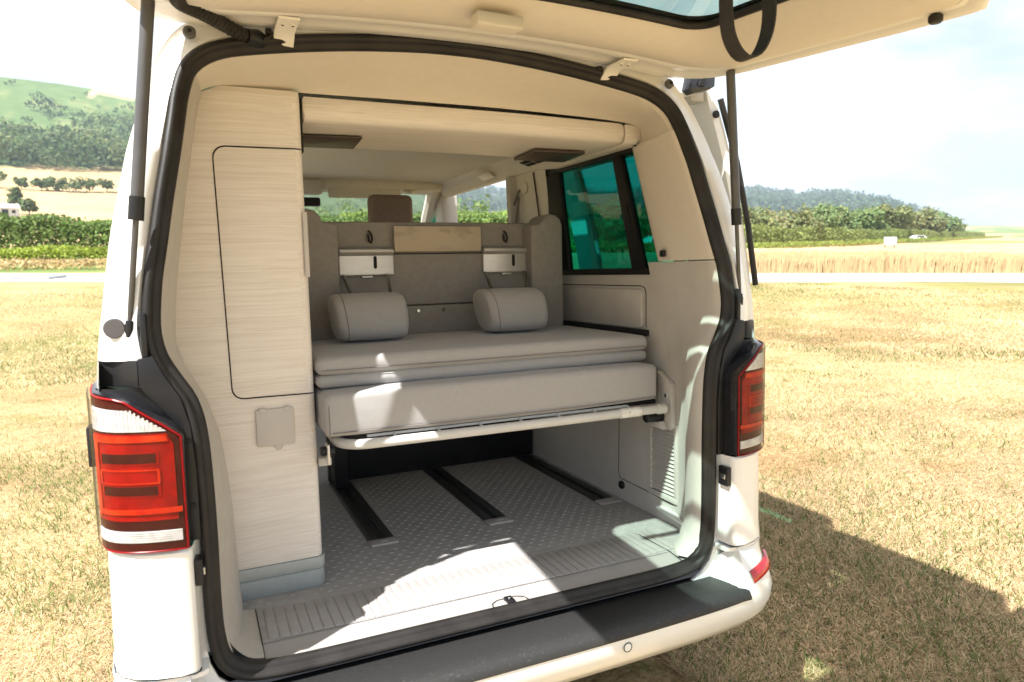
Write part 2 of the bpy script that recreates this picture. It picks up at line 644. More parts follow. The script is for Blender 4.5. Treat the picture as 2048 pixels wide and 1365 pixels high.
def RMP(src, e):
    r = t.nodes.new("ShaderNodeValToRGB")
    cr = r.color_ramp
    while len(cr.elements) < len(e):
        cr.elements.new(0.5)
    for el_, (p, c) in zip(cr.elements, e):
        el_.position = p
        el_.color = (*c, 1)
    t.links.new(src, r.inputs[0])
    return r


def MIX(f, a_, b_, mode='MIX'):
    mx = t.nodes.new("ShaderNodeMix")
    mx.data_type = 'RGBA'
    mx.blend_type = mode
    if hasattr(f, 'is_output'):
        t.links.new(f, mx.inputs[0])
    else:
        mx.inputs[0].default_value = f
    t.links.new(a_, mx.inputs[6])
    t.links.new(b_, mx.inputs[7])
    return mx.outputs[2]


# near turf: bleached straw, bare earth, green tufts
n_big = N(0.35, 5)
n_mid = N(1.6, 8, 0.7)
n_fine = N(38, 6, 0.7)
n_fib = N(150, 4, 0.7)
straw = RMP(n_fine.outputs[0], [(0.30, (0.15, 0.098, 0.05)), (0.46, (0.38, 0.272, 0.145)), (0.68, (0.55, 0.42, 0.25))])
green = RMP(n_fine.outputs[0], [(0.32, (0.06, 0.075, 0.02)), (0.5, (0.17, 0.18, 0.055)), (0.68, (0.34, 0.31, 0.13))])
gmask = RMP(n_mid.outputs[0], [(0.52, (0, 0, 0)), (0.68, (1, 1, 1))])
turf = MIX(gmask.outputs[0], straw.outputs[0], green.outputs[0])
bleach = RMP(n_big.outputs[0], [(0.35, (0.78, 0.74, 0.66)), (0.60, (1.34, 1.32, 1.28))])
turf = MIX(1.0, turf, bleach.outputs[0], 'MULTIPLY')
# farther: the albedo of the region with noise
n_far = N(0.06, 10, 0.7)
farv = RMP(n_far.outputs[0], [(0.30, (0.72, 0.74, 0.70)), (0.70, (1.25, 1.22, 1.2))])
far = MIX(1.0, a.outputs['Color'], farv.outputs[0], 'MULTIPLY')
col = MIX(a.outputs['Alpha'], turf, far)
t.links.new(col, b.inputs['Base Color'])
bp = t.nodes.new("ShaderNodeBump")
bp.inputs['Strength'].default_value = 0.7
bp.inputs['Distance'].default_value = 0.03
t.links.new(n_fine.outputs[0], bp.inputs['Height'])
t.links.new(bp.outputs[0], b.inputs['Normal'])

NA = 900
rr = np.concatenate([np.linspace(0.6, 24, 130), np.geomspace(24.6, 2650, 150)])
aa = np.linspace(-math.pi, math.pi, NA, endpoint=False)
GX = CAMXY[0] + rr[:, None] * np.sin(aa)[None, :]
GY = CAMXY[1] + rr[:, None] * np.cos(aa)[None, :]
GZ = height(GX, GY)
V = np.stack([GX, GY, GZ], -1).reshape(-1, 3)
V = np.vstack([V, [[CAMXY[0], CAMXY[1], gz(*CAMXY)]]])
i = np.arange(len(rr) - 1)[:, None] * NA
j = np.arange(NA)[None, :]
Fq = np.stack([i + j, i + (j + 1) % NA, i + NA + (j + 1) % NA, i + NA + j], -1).reshape(-1, 4)
# region albedo
dxg, dyg = V[:, 0] - CAMXY[0], V[:, 1] - CAMXY[1]
rad = np.hypot(dxg, dyg)
azg = np.degrees(np.arctan2(dxg, dyg))
dd = dxg * F2[0] + dyg * F2[1]
col4 = np.zeros((len(V), 4), np.float32)
lawn = np.array([0.27, 0.215, 0.085])
past = np.array([0.16, 0.215, 0.07])
strawc = np.array([0.47, 0.335, 0.18])
hillg = np.array([0.105, 0.160, 0.058])
hillw = np.array([0.075, 0.105, 0.035])
lm = np.clip((fbm(V[:, 0], V[:, 1] * 1.0, 3.6, 61, 5) - 0.40) * 4.5, 0, 1)[:, None]
lm2 = fbm(V[:, 0], V[:, 1], 0.8, 71, 3)[:, None]
lawn = (np.array([0.205, 0.205, 0.070]) * (1 - lm) + np.array([0.40, 0.295, 0.145]) * lm) * (0.75 + 0.5 * lm2)
c = np.where((rad < 34)[:, None], lawn, strawc)
elv = np.degrees(np.arctan2(V[:, 2] - 1.54, rad))
n1 = fbm(V[:, 0], V[:, 1], 120, 21)
n2 = fbm(V[:, 0], V[:, 1], 40, 31)
left = azg < 8
c = np.where((left & (rad > 34) & (rad < 60))[:, None], past, c)
c = np.where((left & (elv > 4.5 + (n1 - 0.5) * 0.7))[:, None], np.where((n2 > 0.66)[:, None], np.array([0.17, 0.20, 0.08]), hillg), c)
c = np.where((left & (elv > 9.3) & (n1 > 0.58))[:, None], np.array([0.58, 0.45, 0.28]), c)
right = azg >= 8
c = np.where((right & (rad > 150))[:, None], np.where((n1 > 0.56)[:, None], strawc, past), c)
c = np.where((right & (elv > 1.0))[:, None], np.where((n1 > 0.66)[:, None], strawc, hillw), c)
col4[:, :3] = c
edge = np.clip((dd - 19) / 3, 0, 1)
col4[:, 3] = np.maximum(np.clip((rad - 7) / 8, 0, 1) * 0.85, np.where(rad > 34, 1, 0))
me = npmesh("ground", V, Fq, gm)
at = me.attributes.new("tint", 'FLOAT_COLOR', 'POINT')
at.data.foreach_set("color", col4.ravel())
me.shade_smooth()
ground = link("ground", me)
tag(ground, "dry bleached grass field rising into hills", None, None, "structure")

# ---- pale track beyond the lawn
trackm = mat("pale stone track", (0.50, 0.45, 0.38), 0.9, spec=0.1, var=0.22, vscale=0.6, bump=0.4, bscale=30, bdist=0.02, detail=8)


def strip(name, d0, d1, l0, l1, m, dz, nl=120, nd=4, wob=0.35, seed=3):
    Vv = []
    for i_ in range(nd + 1):
        for k in range(nl + 1):
            l = lerp(l0, l1, k / nl)
            d = lerp(d0, d1, i_ / nd)
            if i_ in (0, nd):
                d += (vnoise(l, i_ * 9.0, 2.5, seed) - 0.5) * wob * 2 + (vnoise(l, i_ * 5.0, 0.7, seed + 2) - 0.5) * wob
            x, y = fl(d, l)
            Vv.append((x, y, gz(x, y) + dz))
    Ff = [(i_ * (nl + 1) + k, i_ * (nl + 1) + k + 1, (i_ + 1) * (nl + 1) + k + 1, (i_ + 1) * (nl + 1) + k) for i_ in range(nd) for k in range(nl)]
    return mk(name, Vv, Ff, m)


tag(strip("track", 23.0, 28.5, -80, 120, trackm, 0.012), "pale stony farm track behind the lawn", None, None, "structure")
wheatg = mat("ripe stubble soil", (0.50, 0.37, 0.20), 0.95, spec=0.05, var=0.25, vscale=0.8, bump=0.5, bscale=12, bdist=0.05)

# ---- blades of turf near the van (nobody could count them)


def blades(name, n, rmin, rmax, azs, L, W, flat, m, seed):
    rg = np.random.default_rng(seed)
    u = rg.random(n)
    r = rmin * (rmax / rmin) ** u
    k = rg.integers(0, len(azs), n)
    az0 = np.array([q[0] for q in azs])[k]
    az1 = np.array([q[1] for q in azs])[k]
    az = np.radians(az0 + (az1 - az0) * rg.random(n))
    x = CAMXY[0] + r * np.sin(az)
    y = CAMXY[1] + r * np.cos(az)
    keep = ~((np.abs(x) < 0.80) & (y > 0.1) & (y < 4.2))
    x, y, r = x[keep], y[keep], r[keep]
    n = len(x)
    gn = fbm(x, y, 0.9, 41, 4)
    gn2 = fbm(x, y, 3.2, 47, 3)
    isg = rg.random(n) < np.clip((gn - 0.465) * 6.0, 0.05, 0.92) * np.clip((gn2 - 0.38) * 3, 0.12, 0.8) * np.clip(1.35 - r / 10, 0.3, 1)
    z = height(x, y)
    ln = L * (0.5 + rg.random(n)) * (1 + 0.4 * isg)
    wd = W * (0.6 + 0.8 * rg.random(n)) * (1 + 0.6 * isg) * (0.75 + r / 9)
    a1 = rg.random(n) * 2 * np.pi
    tilt = np.where(isg, 0.5 + 0.7 * rg.random(n), flat * (0.75 + 0.4 * rg.random(n)))
    dx, dy = np.cos(a1), np.sin(a1)
    px, py = -dy, dx
    h1, o1 = np.cos(tilt) * ln * 0.55, np.sin(tilt) * ln * 0.55
    t2 = tilt + 0.35
    h2, o2 = h1 + np.cos(np.minimum(t2, 1.6)) * ln * 0.45, o1 + np.sin(t2) * ln * 0.45
    z0 = z + 0.002
    P = np.empty((n, 5, 3))
    hw = wd / 2
    P[:, 0] = np.stack([x - px * hw, y - py * hw, z0], -1)
    P[:, 1] = np.stack([x + px * hw, y + py * hw, z0], -1)
    P[:, 2] = np.stack([x + dx * o1 + px * hw * 0.8, y + dy * o1 + py * hw * 0.8, z0 + h1 + 0.004], -1)
    P[:, 3] = np.stack([x + dx * o1 - px * hw * 0.8, y + dy * o1 - py * hw * 0.8, z0 + h1 + 0.004], -1)
    P[:, 4] = np.stack([x + dx * o2, y + dy * o2, z0 + np.maximum(h2, 0.002) + 0.003], -1)
    v0 = np.arange(n) * 5
    tri = np.concatenate([np.stack([v0, v0 + 1, v0 + 2], -1), np.stack([v0, v0 + 2, v0 + 3], -1), np.stack([v0 + 3, v0 + 2, v0 + 4], -1)])
    sc = np.array([0.62, 0.47, 0.285]) * (0.6 + 0.65 * rg.random((n, 1)))
    br = np.array([0.40, 0.28, 0.15]) * (0.6 + 0.7 * rg.random((n, 1)))
    sc = np.where(rg.random((n, 1)) < 0.25, br, sc)
    gc = np.array([0.135, 0.175, 0.045]) * (0.55 + 0.8 * rg.random((n, 1)))
    pv = (fbm(x, y, 1.5, 91, 4) - 0.5)[:, None]
    sc = sc * (1 + 1.5 * pv) * np.array([1.0, 1.0, 1.0]) ** 1 * np.where(pv < -0.08, np.array([[0.95, 0.86, 0.76]]), np.array([[1.0, 1.0, 1.0]]))
    cc = np.where(isg[:, None], gc, sc)
    cc = np.repeat(cc[:, None, :], 5, 1).reshape(-1, 3)
    me_ = npmesh(name, P.reshape(-1, 3), tri, m, cc, n=3)
    return link(name, me_)


o = blades("grass", 420000, 1.5, 15.0, [(-22, -2), (38, 66), (38, 66), (38, 66), (14, 40)], 0.034, 0.0020, 1.28, grassm, 5)
tag(o, "short parched turf of straw blades with green tufts", "grass", None, "stuff")
o = blades("lawn_grass", 150000, 11.0, 24.0, [(-22, -2), (38, 66), (38, 66), (6, 40)], 0.05, 0.0030, 1.1, grassm, 6)
tag(o, "thin parched lawn grass stretching away to the track", "grass", None, "stuff")

# ---- foliage


def leafcloud(lobes, n, size, rg, colr, squash=0.75, inner=0.35):
    """lobes: (cx,cy,cz,rx,ry,rz); leaf clumps spread through the outer volume of each lobe"""
    lo = np.array(lobes, float)
    vol = lo[:, 3] * lo[:, 4] * lo[:, 5]
    k = rg.choice(len(lo), n, p=vol ** 0.75 / (vol ** 0.75).sum())
    d = rg.normal(size=(n, 3))
    d /= np.linalg.norm(d, axis=1, keepdims=True)
    rad_ = (inner + (1 - inner) * rg.random(n) ** 0.5) * (1 + 0.12 * rg.normal(size=n))
    p = lo[k, :3] + d * lo[k, 3:] * rad_[:, None]
    nr = d + rg.normal(size=(n, 3)) * 0.55 + np.array([0, 0, 0.35])
    nr /= np.linalg.norm(nr, axis=1, keepdims=True)
    up = rg.normal(size=(n, 3))
    u = np.cross(nr, up)
    u /= np.linalg.norm(u, axis=1, keepdims=True)
    v = np.cross(nr, u)
    s = size * (0.5 + rg.random(n))[:, None]
    P = np.stack([p - u * s, p + v * s * squash, p + u * s, p - v * s * squash], 1)
    c = np.array(colr) * (0.72 + 0.56 * rg.random((n, 1)))
    c[:, 0] *= 0.85 + 0.4 * rg.random(n)
    return P.reshape(-1, 3), np.repeat(c, 4, 0)


def tree_lobes(h, w_, rg, n=9):
    lobes = [(0, 0, h * 0.62, w_ * 0.36, w_ * 0.36, h * 0.30)]
    for q in range(n):
        a_ = rg.random() * 2 * math.pi
        zz = h * (0.34 + 0.52 * rg.random())
        rr_ = w_ * 0.5 * (0.35 + 0.45 * rg.random()) * (1.1 - 0.5 * abs(zz / h - 0.5))
        s_ = w_ * (0.13 + 0.12 * rg.random())
        lobes.append((math.cos(a_) * rr_, math.sin(a_) * rr_, zz, s_, s_, s_ * 0.85))
    return lobes


def tree(name, x, y, h, w_, colr, label, group, n=900, size=0.35, seed=1, base=0.0):
    rg = np.random.default_rng(seed)
    z = gz(x, y)
    e = bpy.data.objects.new(name, None)
    COL.objects.link(e)
    e.location = (x, y, z)
    tag(e, label, "tree" if "tree" in name else "bush", group)
    lobes = tree_lobes(h, w_, rg)
    P, c_ = leafcloud(lobes, n, size, rg, colr)
    P[:, 2] = np.maximum(P[:, 2], base * h + 0.02)
    link("crown", npmesh("crown", P, np.arange(len(P)).reshape(-1, 4), leafm, c_), e)
    rings = tube_rings([(0, 0, -0.1), (0.02 * w_, 0, h * 0.2), (-0.02 * w_, 0.03, h * 0.45), (0, 0, h * 0.75)], [h * 0.035, h * 0.026, h * 0.018, h * 0.006], 8)
    verts = [p for r_ in rings for p in r_]
    faces = [(i_ * 8 + j_, i_ * 8 + (j_ + 1) % 8, (i_ + 1) * 8 + (j_ + 1) % 8, (i_ + 1) * 8 + j_) for i_ in range(3) for j_ in range(8)]
    for q in range(5):
        lb = lobes[1 + q]
        r2 = tube_rings([(0, 0, h * (0.22 + 0.06 * q)), (lb[0] * 0.5, lb[1] * 0.5, (h * (0.22 + 0.06 * q) + lb[2]) * 0.5), lb[:3]], [h * 0.014, h * 0.009, h * 0.003], 6)
        b0 = len(verts)
        verts += [p for r_ in r2 for p in r_]
        faces += [(b0 + i_ * 6 + j_, b0 + i_ * 6 + (j_ + 1) % 6, b0 + (i_ + 1) * 6 + (j_ + 1) % 6, b0 + (i_ + 1) * 6 + j_) for i_ in range(2) for j_ in range(6)]
    mk("trunk", verts, faces, barkm, e)
    return e


def mass(name, pts, sizes, n_each, lsize, cols, label, seed, cat="wood", flat=0.8):
    """a far wood or hedge that reads as one mass of crowns"""
    rg = np.random.default_rng(seed)
    PP, CC = [], []
    for (x, y), s_, c_ in zip(pts, sizes, cols):
        z = gz(x, y)
        lob = [(x, y, z + s_ * 0.55, s_ * 0.5, s_ * 0.5, s_ * 0.5 * flat)]
        for q in range(5):
            a_ = rg.random() * 6.283
            k_ = 0.16 + 0.16 * rg.random()
            lob.append((x + math.cos(a_) * s_ * 0.42, y + math.sin(a_) * s_ * 0.42, z + s_ * (0.30 + 0.62 * rg.random()), s_ * k_, s_ * k_, s_ * k_))
        P, c2 = leafcloud(lob, n_each, lsize * s_, rg, c_, inner=0.55)
        PP.append(P)
        CC.append(c2)
    P = np.vstack(PP)
    o_ = link(name, npmesh(name, P, np.arange(len(P)).reshape(-1, 4), leafm, np.vstack(CC)))
    tag(o_, label, cat, None, "stuff")
    return o_


def pol(az, r):
    return CAMXY[0] + r * math.sin(R(az)), CAMXY[1] + r * math.cos(R(az))


rg0 = np.random.default_rng(3)
# wood on the left hillside
pts, szs, cls = [], [], []
while len(pts) < 620:
    az = rg0.uniform(-18, 9)
    r = rg0.uniform(480, 880)
    x, y = pol(az, r)
    e_ = math.degrees(math.atan2(gz(x, y), r))
    dens = 1.0 if 4.5 < e_ < 6.6 else (0.25 if e_ < 8.3 else 0.03)
    if e_ < 4.4 or rg0.random() > dens or (e_ > 6.2 and fbm(x, y, 70, 3) < 0.5):
        continue
    pts.append((x, y))
    szs.append(rg0.uniform(9, 19))
    k = rg0.random()
    cls.append(np.array([0.080, 0.125, 0.050]) * (0.8 + 0.5 * k) if rg0.random() < 0.6 else np.array([0.15, 0.20, 0.07]))
mass("hillside_wood", pts, szs, 130, 0.075, cls, "dark broadleaf wood across the foot of the green hill", 4)
# small gorse bushes up the hill
pts, szs = [], []
while len(pts) < 70:
    az, r = rg0.uniform(-17, 2), rg0.uniform(800, 990)
    pts.append(pol(az, r))
    szs.append(rg0.uniform(2.5, 6.5))
mass("hill_gorse", pts, szs, 40, 0.13, [np.array([0.06, 0.095, 0.035])] * 70, "scattered gorse dotted over the upper green slope", 6, "scrub")
# right-hand hills
pts, szs, cls = [], [], []
while len(pts) < 1500:
    az, r = rg0.uniform(16, 58), rg0.uniform(1250, 2080)
    x, y = pol(az, r)
    e_ = math.degrees(math.atan2(gz(x, y), r))
    if e_ < 0.9 or fbm(x, y, 120, 21) > 0.64:
        continue
    pts.append((x, y))
    szs.append(rg0.uniform(16, 30))
    cls.append(np.array([0.060, 0.098, 0.052]) * rg0.uniform(0.8, 1.5))
mass("far_wood", pts, szs, 46, 0.12, cls, "blue green woods covering the far hills on the right", 8)
# mid-distance trees and fields seen through the side door
pts, szs, cls = [], [], []
for k in range(260):
    az, r = rg0.uniform(9, 40), rg0.uniform(170, 900)
    pts.append(pol(az, r))
    szs.append(rg0.uniform(5, 11))
    cls.append(np.array([0.13, 0.19, 0.065]) * rg0.uniform(0.7, 1.5))
mass("valley_wood", pts, szs, 150, 0.06, cls, "mid green valley trees seen through the open side door", 9)

# hedges: left of the van two tiers, right one green bank


def hedge(name, path, hgt, wid, colr, label, seed, n, size, cat="hedge", top=None):
    rg = np.random.default_rng(seed)
    P0 = np.array(path, float)
    sl = np.hypot(*(P0[1:] - P0[:-1]).T)
    cum = np.concatenate([[0], np.cumsum(sl)])
    u = rg.random(n) * cum[-1]
    x = np.interp(u, cum, P0[:, 0])
    y = np.interp(u, cum, P0[:, 1])
    hh = hgt * (0.66 + 0.55 * fbm(u, u * 0, 7, seed) + 0.25 * (vnoise(u, u * 0, 1.6, seed + 1) - 0.5))
    zz = hh * rg.random(n) ** 0.6
    ow = (rg.random(n) - 0.5) * wid * (1.05 - 0.5 * (zz / hh))
    a_ = rg.random(n) * 6.283
    x = x + np.cos(a_) * ow
    y = y + np.sin(a_) * ow
    z = height(x, y) + zz
    p = np.stack([x, y, z], -1)
    nr = rg.normal(size=(n, 3)) * 0.7 + np.array([0, 0, 0.5]) + np.stack([np.cos(a_), np.sin(a_), 0 * a_], -1) * np.sign(ow)[:, None] * 0.6
    nr /= np.linalg.norm(nr, axis=1, keepdims=True)
    uu = np.cross(nr, rg.normal(size=(n, 3)))
    uu /= np.linalg.norm(uu, axis=1, keepdims=True)
    vv = np.cross(nr, uu)
    s = size * (0.5 + rg.random(n))[:, None]
    Pq = np.stack([p - uu * s, p + vv * s * 0.7, p + uu * s, p - vv * s * 0.7], 1).reshape(-1, 3)
    c_ = np.array(colr) * (0.65 + 0.7 * rg.random((n, 1))) * (0.8 + 0.4 * vnoise(u, u * 0, 3.1, seed + 5))[:, None]
    if top is not None:
        low = (zz / hh < 0.3 + 0.2 * rg.random(n))[:, None] & (rg.random((n, 1)) < 0.75)
        c_ = np.where(low, np.array(top) * (0.6 + 0.7 * rg.random((n, 1))), c_)
    o_ = link(name, npmesh(name, Pq, np.arange(len(Pq)).reshape(-1, 4), leafm, np.repeat(c_, 4, 0)))
    tag(o_, label, cat, None, "stuff")
    return o_


YG = (0.27, 0.33, 0.045)
hedge("bracken_bank", [fl(37, -60), fl(36.5, -26), fl(39, -4), fl(42, 10)], 1.05, 3.2, YG, "bright yellow green bank behind the track left of the van", 12, 50000, 0.075, "bank", (0.36, 0.25, 0.12))
hedge("dark_hedge", [fl(58, -80), fl(57, -36), fl(60, -6), fl(64, 14)], 3.2, 5.0, (0.135, 0.205, 0.050), "tall mid green hedge behind the bright bank, left of the van", 13, 60000, 0.14)
hedge("valley_hedge", [fl(70, -16), fl(75, 0), fl(80, 14), fl(84, 24)], 4.2, 5.0, (0.20, 0.28, 0.06), "bushy hedge seen through the windscreen", 14, 36000, 0.17)
HD = np.array([math.sin(R(61.8)), math.cos(R(61.8))])
hb = np.array(fl(47, 8))
hedge("verge_bank", [tuple(hb), tuple(hb + HD * 60), tuple(hb + HD * 150), tuple(hb + HD * 420)], 0.82, 3.0, (0.25, 0.30, 0.065), "low yellow green verge along the far edge of the wheat field", 15, 60000, 0.09, "bank", (0.34, 0.24, 0.12))
nH = np.array([HD[1], -HD[0]]) * -1
hedge("field_hedge", [tuple(hb + nH * 5), tuple(hb + nH * 6 + HD * 60), tuple(hb + nH * 7 + HD * 210), tuple(hb + nH * 9 + HD * 430)], 2.7, 4.5, (0.20, 0.235, 0.07), "olive hedge of low bushes behind the green verge", 16, 80000, 0.16)
# individual trees behind that hedge
tr = [(6, 3.6, 4.0), (13, 4.4, 5.5), (24, 3.8, 4.5), (38, 4.2, 5.0), (52, 5.2, 6.5), (66, 5.8, 8.0), (84, 6.8, 8.5), (104, 7.6, 10.0), (126, 8.2, 9.0), (150, 9.0, 10.5), (178, 9.6, 8.0), (212, 9.6, 13.0), (255, 9.6, 14.0), (310, 8.0, 13.0)]
names = ["leftmost round tree behind the olive hedge, nearest the van", "broad pale tree, second from the van behind the hedge", "third tree from the van, small and loose", "fourth tree from the van, low and wispy",
         "fifth tree from the van, dark and rounded", "sixth tree from the van, wide and dark", "seventh tree from the van, tall full crown", "eighth tree from the van, tallest of the middle clump",
         "ninth tree from the van, narrow crown in the clump", "tenth tree from the van, feathery top", "eleventh tree from the van, slim poplar shape", "twelfth tree from the van, broad grey green crown",
         "thirteenth tree from the van, large crown near the line's end", "last tree of the line, before the open stubble on the right"]
for k, (s_, h_, w_) in enumerate(tr):
    p = hb + HD * s_ + nH * (9 + 3 * rg0.random())
    tree("hedge_tree", p[0], p[1], h_, w_, (0.17 + 0.05 * rg0.random(), 0.23 + 0.04 * rg0.random(), 0.10), names[k], "trees behind the wheat field hedge", 2600, 0.15 + 0.0013 * s_, 30 + k)
# bushes, lone trees and shed on the straw field at left
bush = [(-11.3, 430, 7.5, 12, "small scrub bush at far left of the straw hillside"), (-9.7, 425, 6.0, 6.0, "lone round tree standing on the straw hillside field"),
        (-8.6, 425, 5.5, 9, "leftmost bush of the hedgerow across the straw field"), (-7.7, 425, 6.4, 12, "second bush of the hedgerow across the straw field"),
        (-6.8, 425, 7.2, 12, "third and tallest bush of the hedgerow on the straw field"), (-6.0, 427, 6.6, 11, "fourth bush of the hedgerow on the straw field"),
        (-4.8, 432, 6.4, 10, "detached bush beside the van edge on the straw field"),
        (-10.1, 306, 10.5, 6.0, "tall bush growing beside the white farm shed"), (-9.4, 300, 6.2, 6.0, "low bush right of the white farm shed"), (-12.2, 300, 6.0, 7.0, "bush left of the white farm shed")]
for k, (az, r, h_, w_, lb) in enumerate(bush):
    x, y = pol(az, r)
    tree("field_tree" if "tree" in lb else "field_bush", x, y, h_, w_, (0.115, 0.165, 0.055), lb, "bushes on the straw hillside", 420, 0.62, 60 + k)
# farm shed
sx, sy = pol(-10.75, 296)
shed = bpy.data.objects.new("farm_shed", None)
COL.objects.link(shed)
shed.location = (sx, sy, gz(sx, sy) - 0.3)
shed.rotation_euler = (0, 0, R(18))
tag(shed, "small white farm shed with pale roof on the left hillside", "shed")
shedw = mat("whitewashed shed wall", (0.62, 0.63, 0.64), 0.8, var=0.1, vscale=1.5)
shedr = mat("pale metal shed roof", (0.72, 0.73, 0.75), 0.5, var=0.1, vscale=2)
prism("wall", [(-4, 0), (4, 0), (4, 3), (-4, 3)], 'y', -2.4, 2.4, shedw, shed)
prism("roof", [(-2.8, 3.0), (0, 4.3), (2.8, 3.0), (2.8, 2.86), (0, 4.14), (-2.8, 2.86)], 'x', -4.3, 4.3, shedr, shed)
box("door", -0.9, 0.9, -2.46, -2.40, 0, 2.4, blackpl, shed, 0.01)
for xx in (-2.6, 2.4):
    box("window", xx - 0.5, xx + 0.5, -2.46, -2.40, 1.2, 2.2, voidm, shed, 0.01)

# ---- wheat field right of the van
Vv, Ff = [], []
nl, nd = 60, 14
for i_ in range(nd + 1):
    for k in range(nl + 1):
        l = lerp(3, 260, (k / nl) ** 1.6)
        far_d = 45 + max(0, (l - 8)) * 0.80 if True else 0
        d = lerp(28.6, min(far_d, 260), i_ / nd)
        x, y = fl(d, l)
        Vv.append((x, y, gz(x, y) + (0.10 if i_ == 0 else 0.46) + 0.10 * float(vnoise(x, y, 1.4, 5))))
for i_ in range(nd):
    for k in range(nl):
        Ff.append((i_ * (nl + 1) + k, i_ * (nl + 1) + k + 1, (i_ + 1) * (nl + 1) + k + 1, (i_ + 1) * (nl + 1) + k))
tag(mk("wheat_field", Vv, Ff, wheatg), "ripe golden wheat field beyond the track on the right", "crop", None, "stuff")
rgw = np.random.default_rng(77)
n = 60000
l = 3 + 75 * rgw.random(n) ** 1.1
d = 28.3 + 8 * rgw.random(n) ** 2.2
x = CAMXY[0] + F2[0] * d + R2[0] * l
y = CAMXY[1] + F2[1] * d + R2[1] * l
z = height(x, y)
hh = (0.52 + 0.16 * rgw.random(n)) * (0.8 + 0.4 * vnoise(x, y, 1.1, 8))
wd = 0.011 * (0.6 + rgw.random(n))
lx, ly = (rgw.random(n) - 0.5) * 0.16, (rgw.random(n) - 0.5) * 0.16
P = np.empty((n, 4, 3))
P[:, 0] = np.stack([x - R2[0] * wd, y - R2[1] * wd, z], -1)
P[:, 1] = np.stack([x + R2[0] * wd, y + R2[1] * wd, z], -1)
P[:, 2] = np.stack([x + lx + R2[0] * wd * 1.7, y + ly + R2[1] * wd * 1.7, z + hh], -1)
P[:, 3] = np.stack([x + lx - R2[0] * wd * 1.7, y + ly - R2[1] * wd * 1.7, z + hh], -1)
cw = np.array([0.60, 0.455, 0.26]) * (0.8 + 0.35 * rgw.random((n, 1)))
o = link("wheat_stalks", npmesh("wheat_stalks", P.reshape(-1, 3), np.arange(n * 4).reshape(-1, 4), grassm, np.repeat(cw, 4, 0)))
tag(o, "standing wheat stalks along the near edge of the field", "wheat", None, "stuff")
# dry verge between track and bank on the left
o = hedge("dry_verge", [fl(31.5, -60), fl(32, -20), fl(33, 0)], 0.45, 4.0, (0.52, 0.38, 0.19), "dry straw coloured verge between track and green bank", 19, 15000, 0.07, "verge")

# ---- little things beyond the field
whitem = mat("white enamel board", (0.80, 0.80, 0.80), 0.4, var=0.03)
sg = bpy.data.objects.new("sign_board", None)
COL.objects.link(sg)
x, y = fl(57, 30.3)
sg.location = (x, y, gz(x, y))
sg.rotation_euler = (0, 0, R(-28))
tag(sg, "blank white board on two posts at the field edge", "sign")
box("panel", -0.48, 0.48, -0.02, 0.02, 0.75, 1.35, whitem, sg, 0.008)
for xx in (-0.36, 0.36):
    box("post", xx - 0.035, xx + 0.035, 0.021, 0.085, -0.2, 1.33, barkm, sg, 0.006)


def far_car(x, y, lab):
    e = bpy.data.objects.new("parked_car", None)
    COL.objects.link(e)
    e.location = (x, y, gz(x, y))
    e.rotation_euler = (0, 0, R(-28))
    tag(e, lab, "car", "distant white cars behind the verge")
    prism("body", [(-1.9, .35), (1.9, .35), (1.95, .75), (1.3, .92), (0.75, 1.38), (-1.2, 1.42), (-1.85, 1.0), (-1.95, .7)], 'y', -0.8, 0.8, paint, e, 0.05)
    prism("window", [(-1.05, .98), (0.95, .98), (0.62, 1.30), (-0.95, 1.33)], 'y', -0.815, 0.815, glossblack, e)
    for xx in (-1.25, 1.25):
        for yy in (-0.78, 0.66):
            disc("wheel", (xx, yy, 0.3), (0, 1, 0), 0.3, 0.14, tyre, e, 16, 0.02)


p = hb + HD * 9.5 + nH * 2.3
far_car(*p, "white car half hidden behind the verge, nearer the van")
p = hb + HD * 146 + nH * 2.5
far_car(*p, "white car half hidden behind the verge, right of the board")
x, y = fl(25.0, -17.6)
o = box("tarpaulin", -3.2, 1.5, -0.55, 0.55, 0.0, 0.10, mat("blue grey tarpaulin", (0.40, 0.45, 0.52), 0.5, var=0.15, vscale=2), None, 0.03)
o.location = (x, y, gz(x, y) + 0.013)
o.rotation_euler = (0, 0, R(-22))
tag(o, "blue grey sheet lying flat on the track at far left", "sheet")

# ================================================================== CAMPER VAN (built in its own frame: x right, y forwards, z up from the load floor)
van = bpy.data.objects.new("camper_van", None)
COL.objects.link(van)
van.location = (0, 0.031, 0.586)
van.rotation_euler = (R(-3.05), 0, 0)
tag(van, "white camper van seen from behind with its tailgate raised", "van")

ip = lambda v, a_, b_: float(np.interp(v, a_, b_))
OZ = [-.30, -.05, .25, .66, .73, .95, 1.10, 1.22, 1.33, 1.40]
OX = [.865, .881, .876, .870, .864, .828, .795, .762, .725, .695]


def xo(z):
    return ip(z, OZ, OX)


def ysl(z):
    return ip(z, [-.03, .27, .57, .87, 1.17, 1.41, 1.52], [.055, .05, .05, .075, .14, .225, .26])


half = [(0, -.024), (.27, -.024), (.47, -.024), (.575, -.019), (.63, -.006), (.664, .028), (.677, .085), (.680, .17), (.679, .30), (.680, .42), (.685, .54),
        (.699, .607), (.726, .656), (.750, .703), (.760, .752), (.759, .80), (.751, .87), (.738, .94), (.722, 1.03), (.702, 1.13), (.689, 1.20),
        (.675, 1.275), (.652, 1.335), (.600, 1.376), (.515, 1.400), (.33, 1.430), (.14, 1.449), (0, 1.454)]
loop = [np.array(p) for p in smooth_path(half + [(-x, z) for x, z in half[-2:0:-1]], 0.022, True)]
NL = len(loop)
lnorm = []
for i in range(NL):
    tt = loop[(i + 1) % NL] - loop[i - 1]
    tt = tt / np.linalg.norm(tt)
    lnorm.append(np.array([tt[1], -tt[0]]))


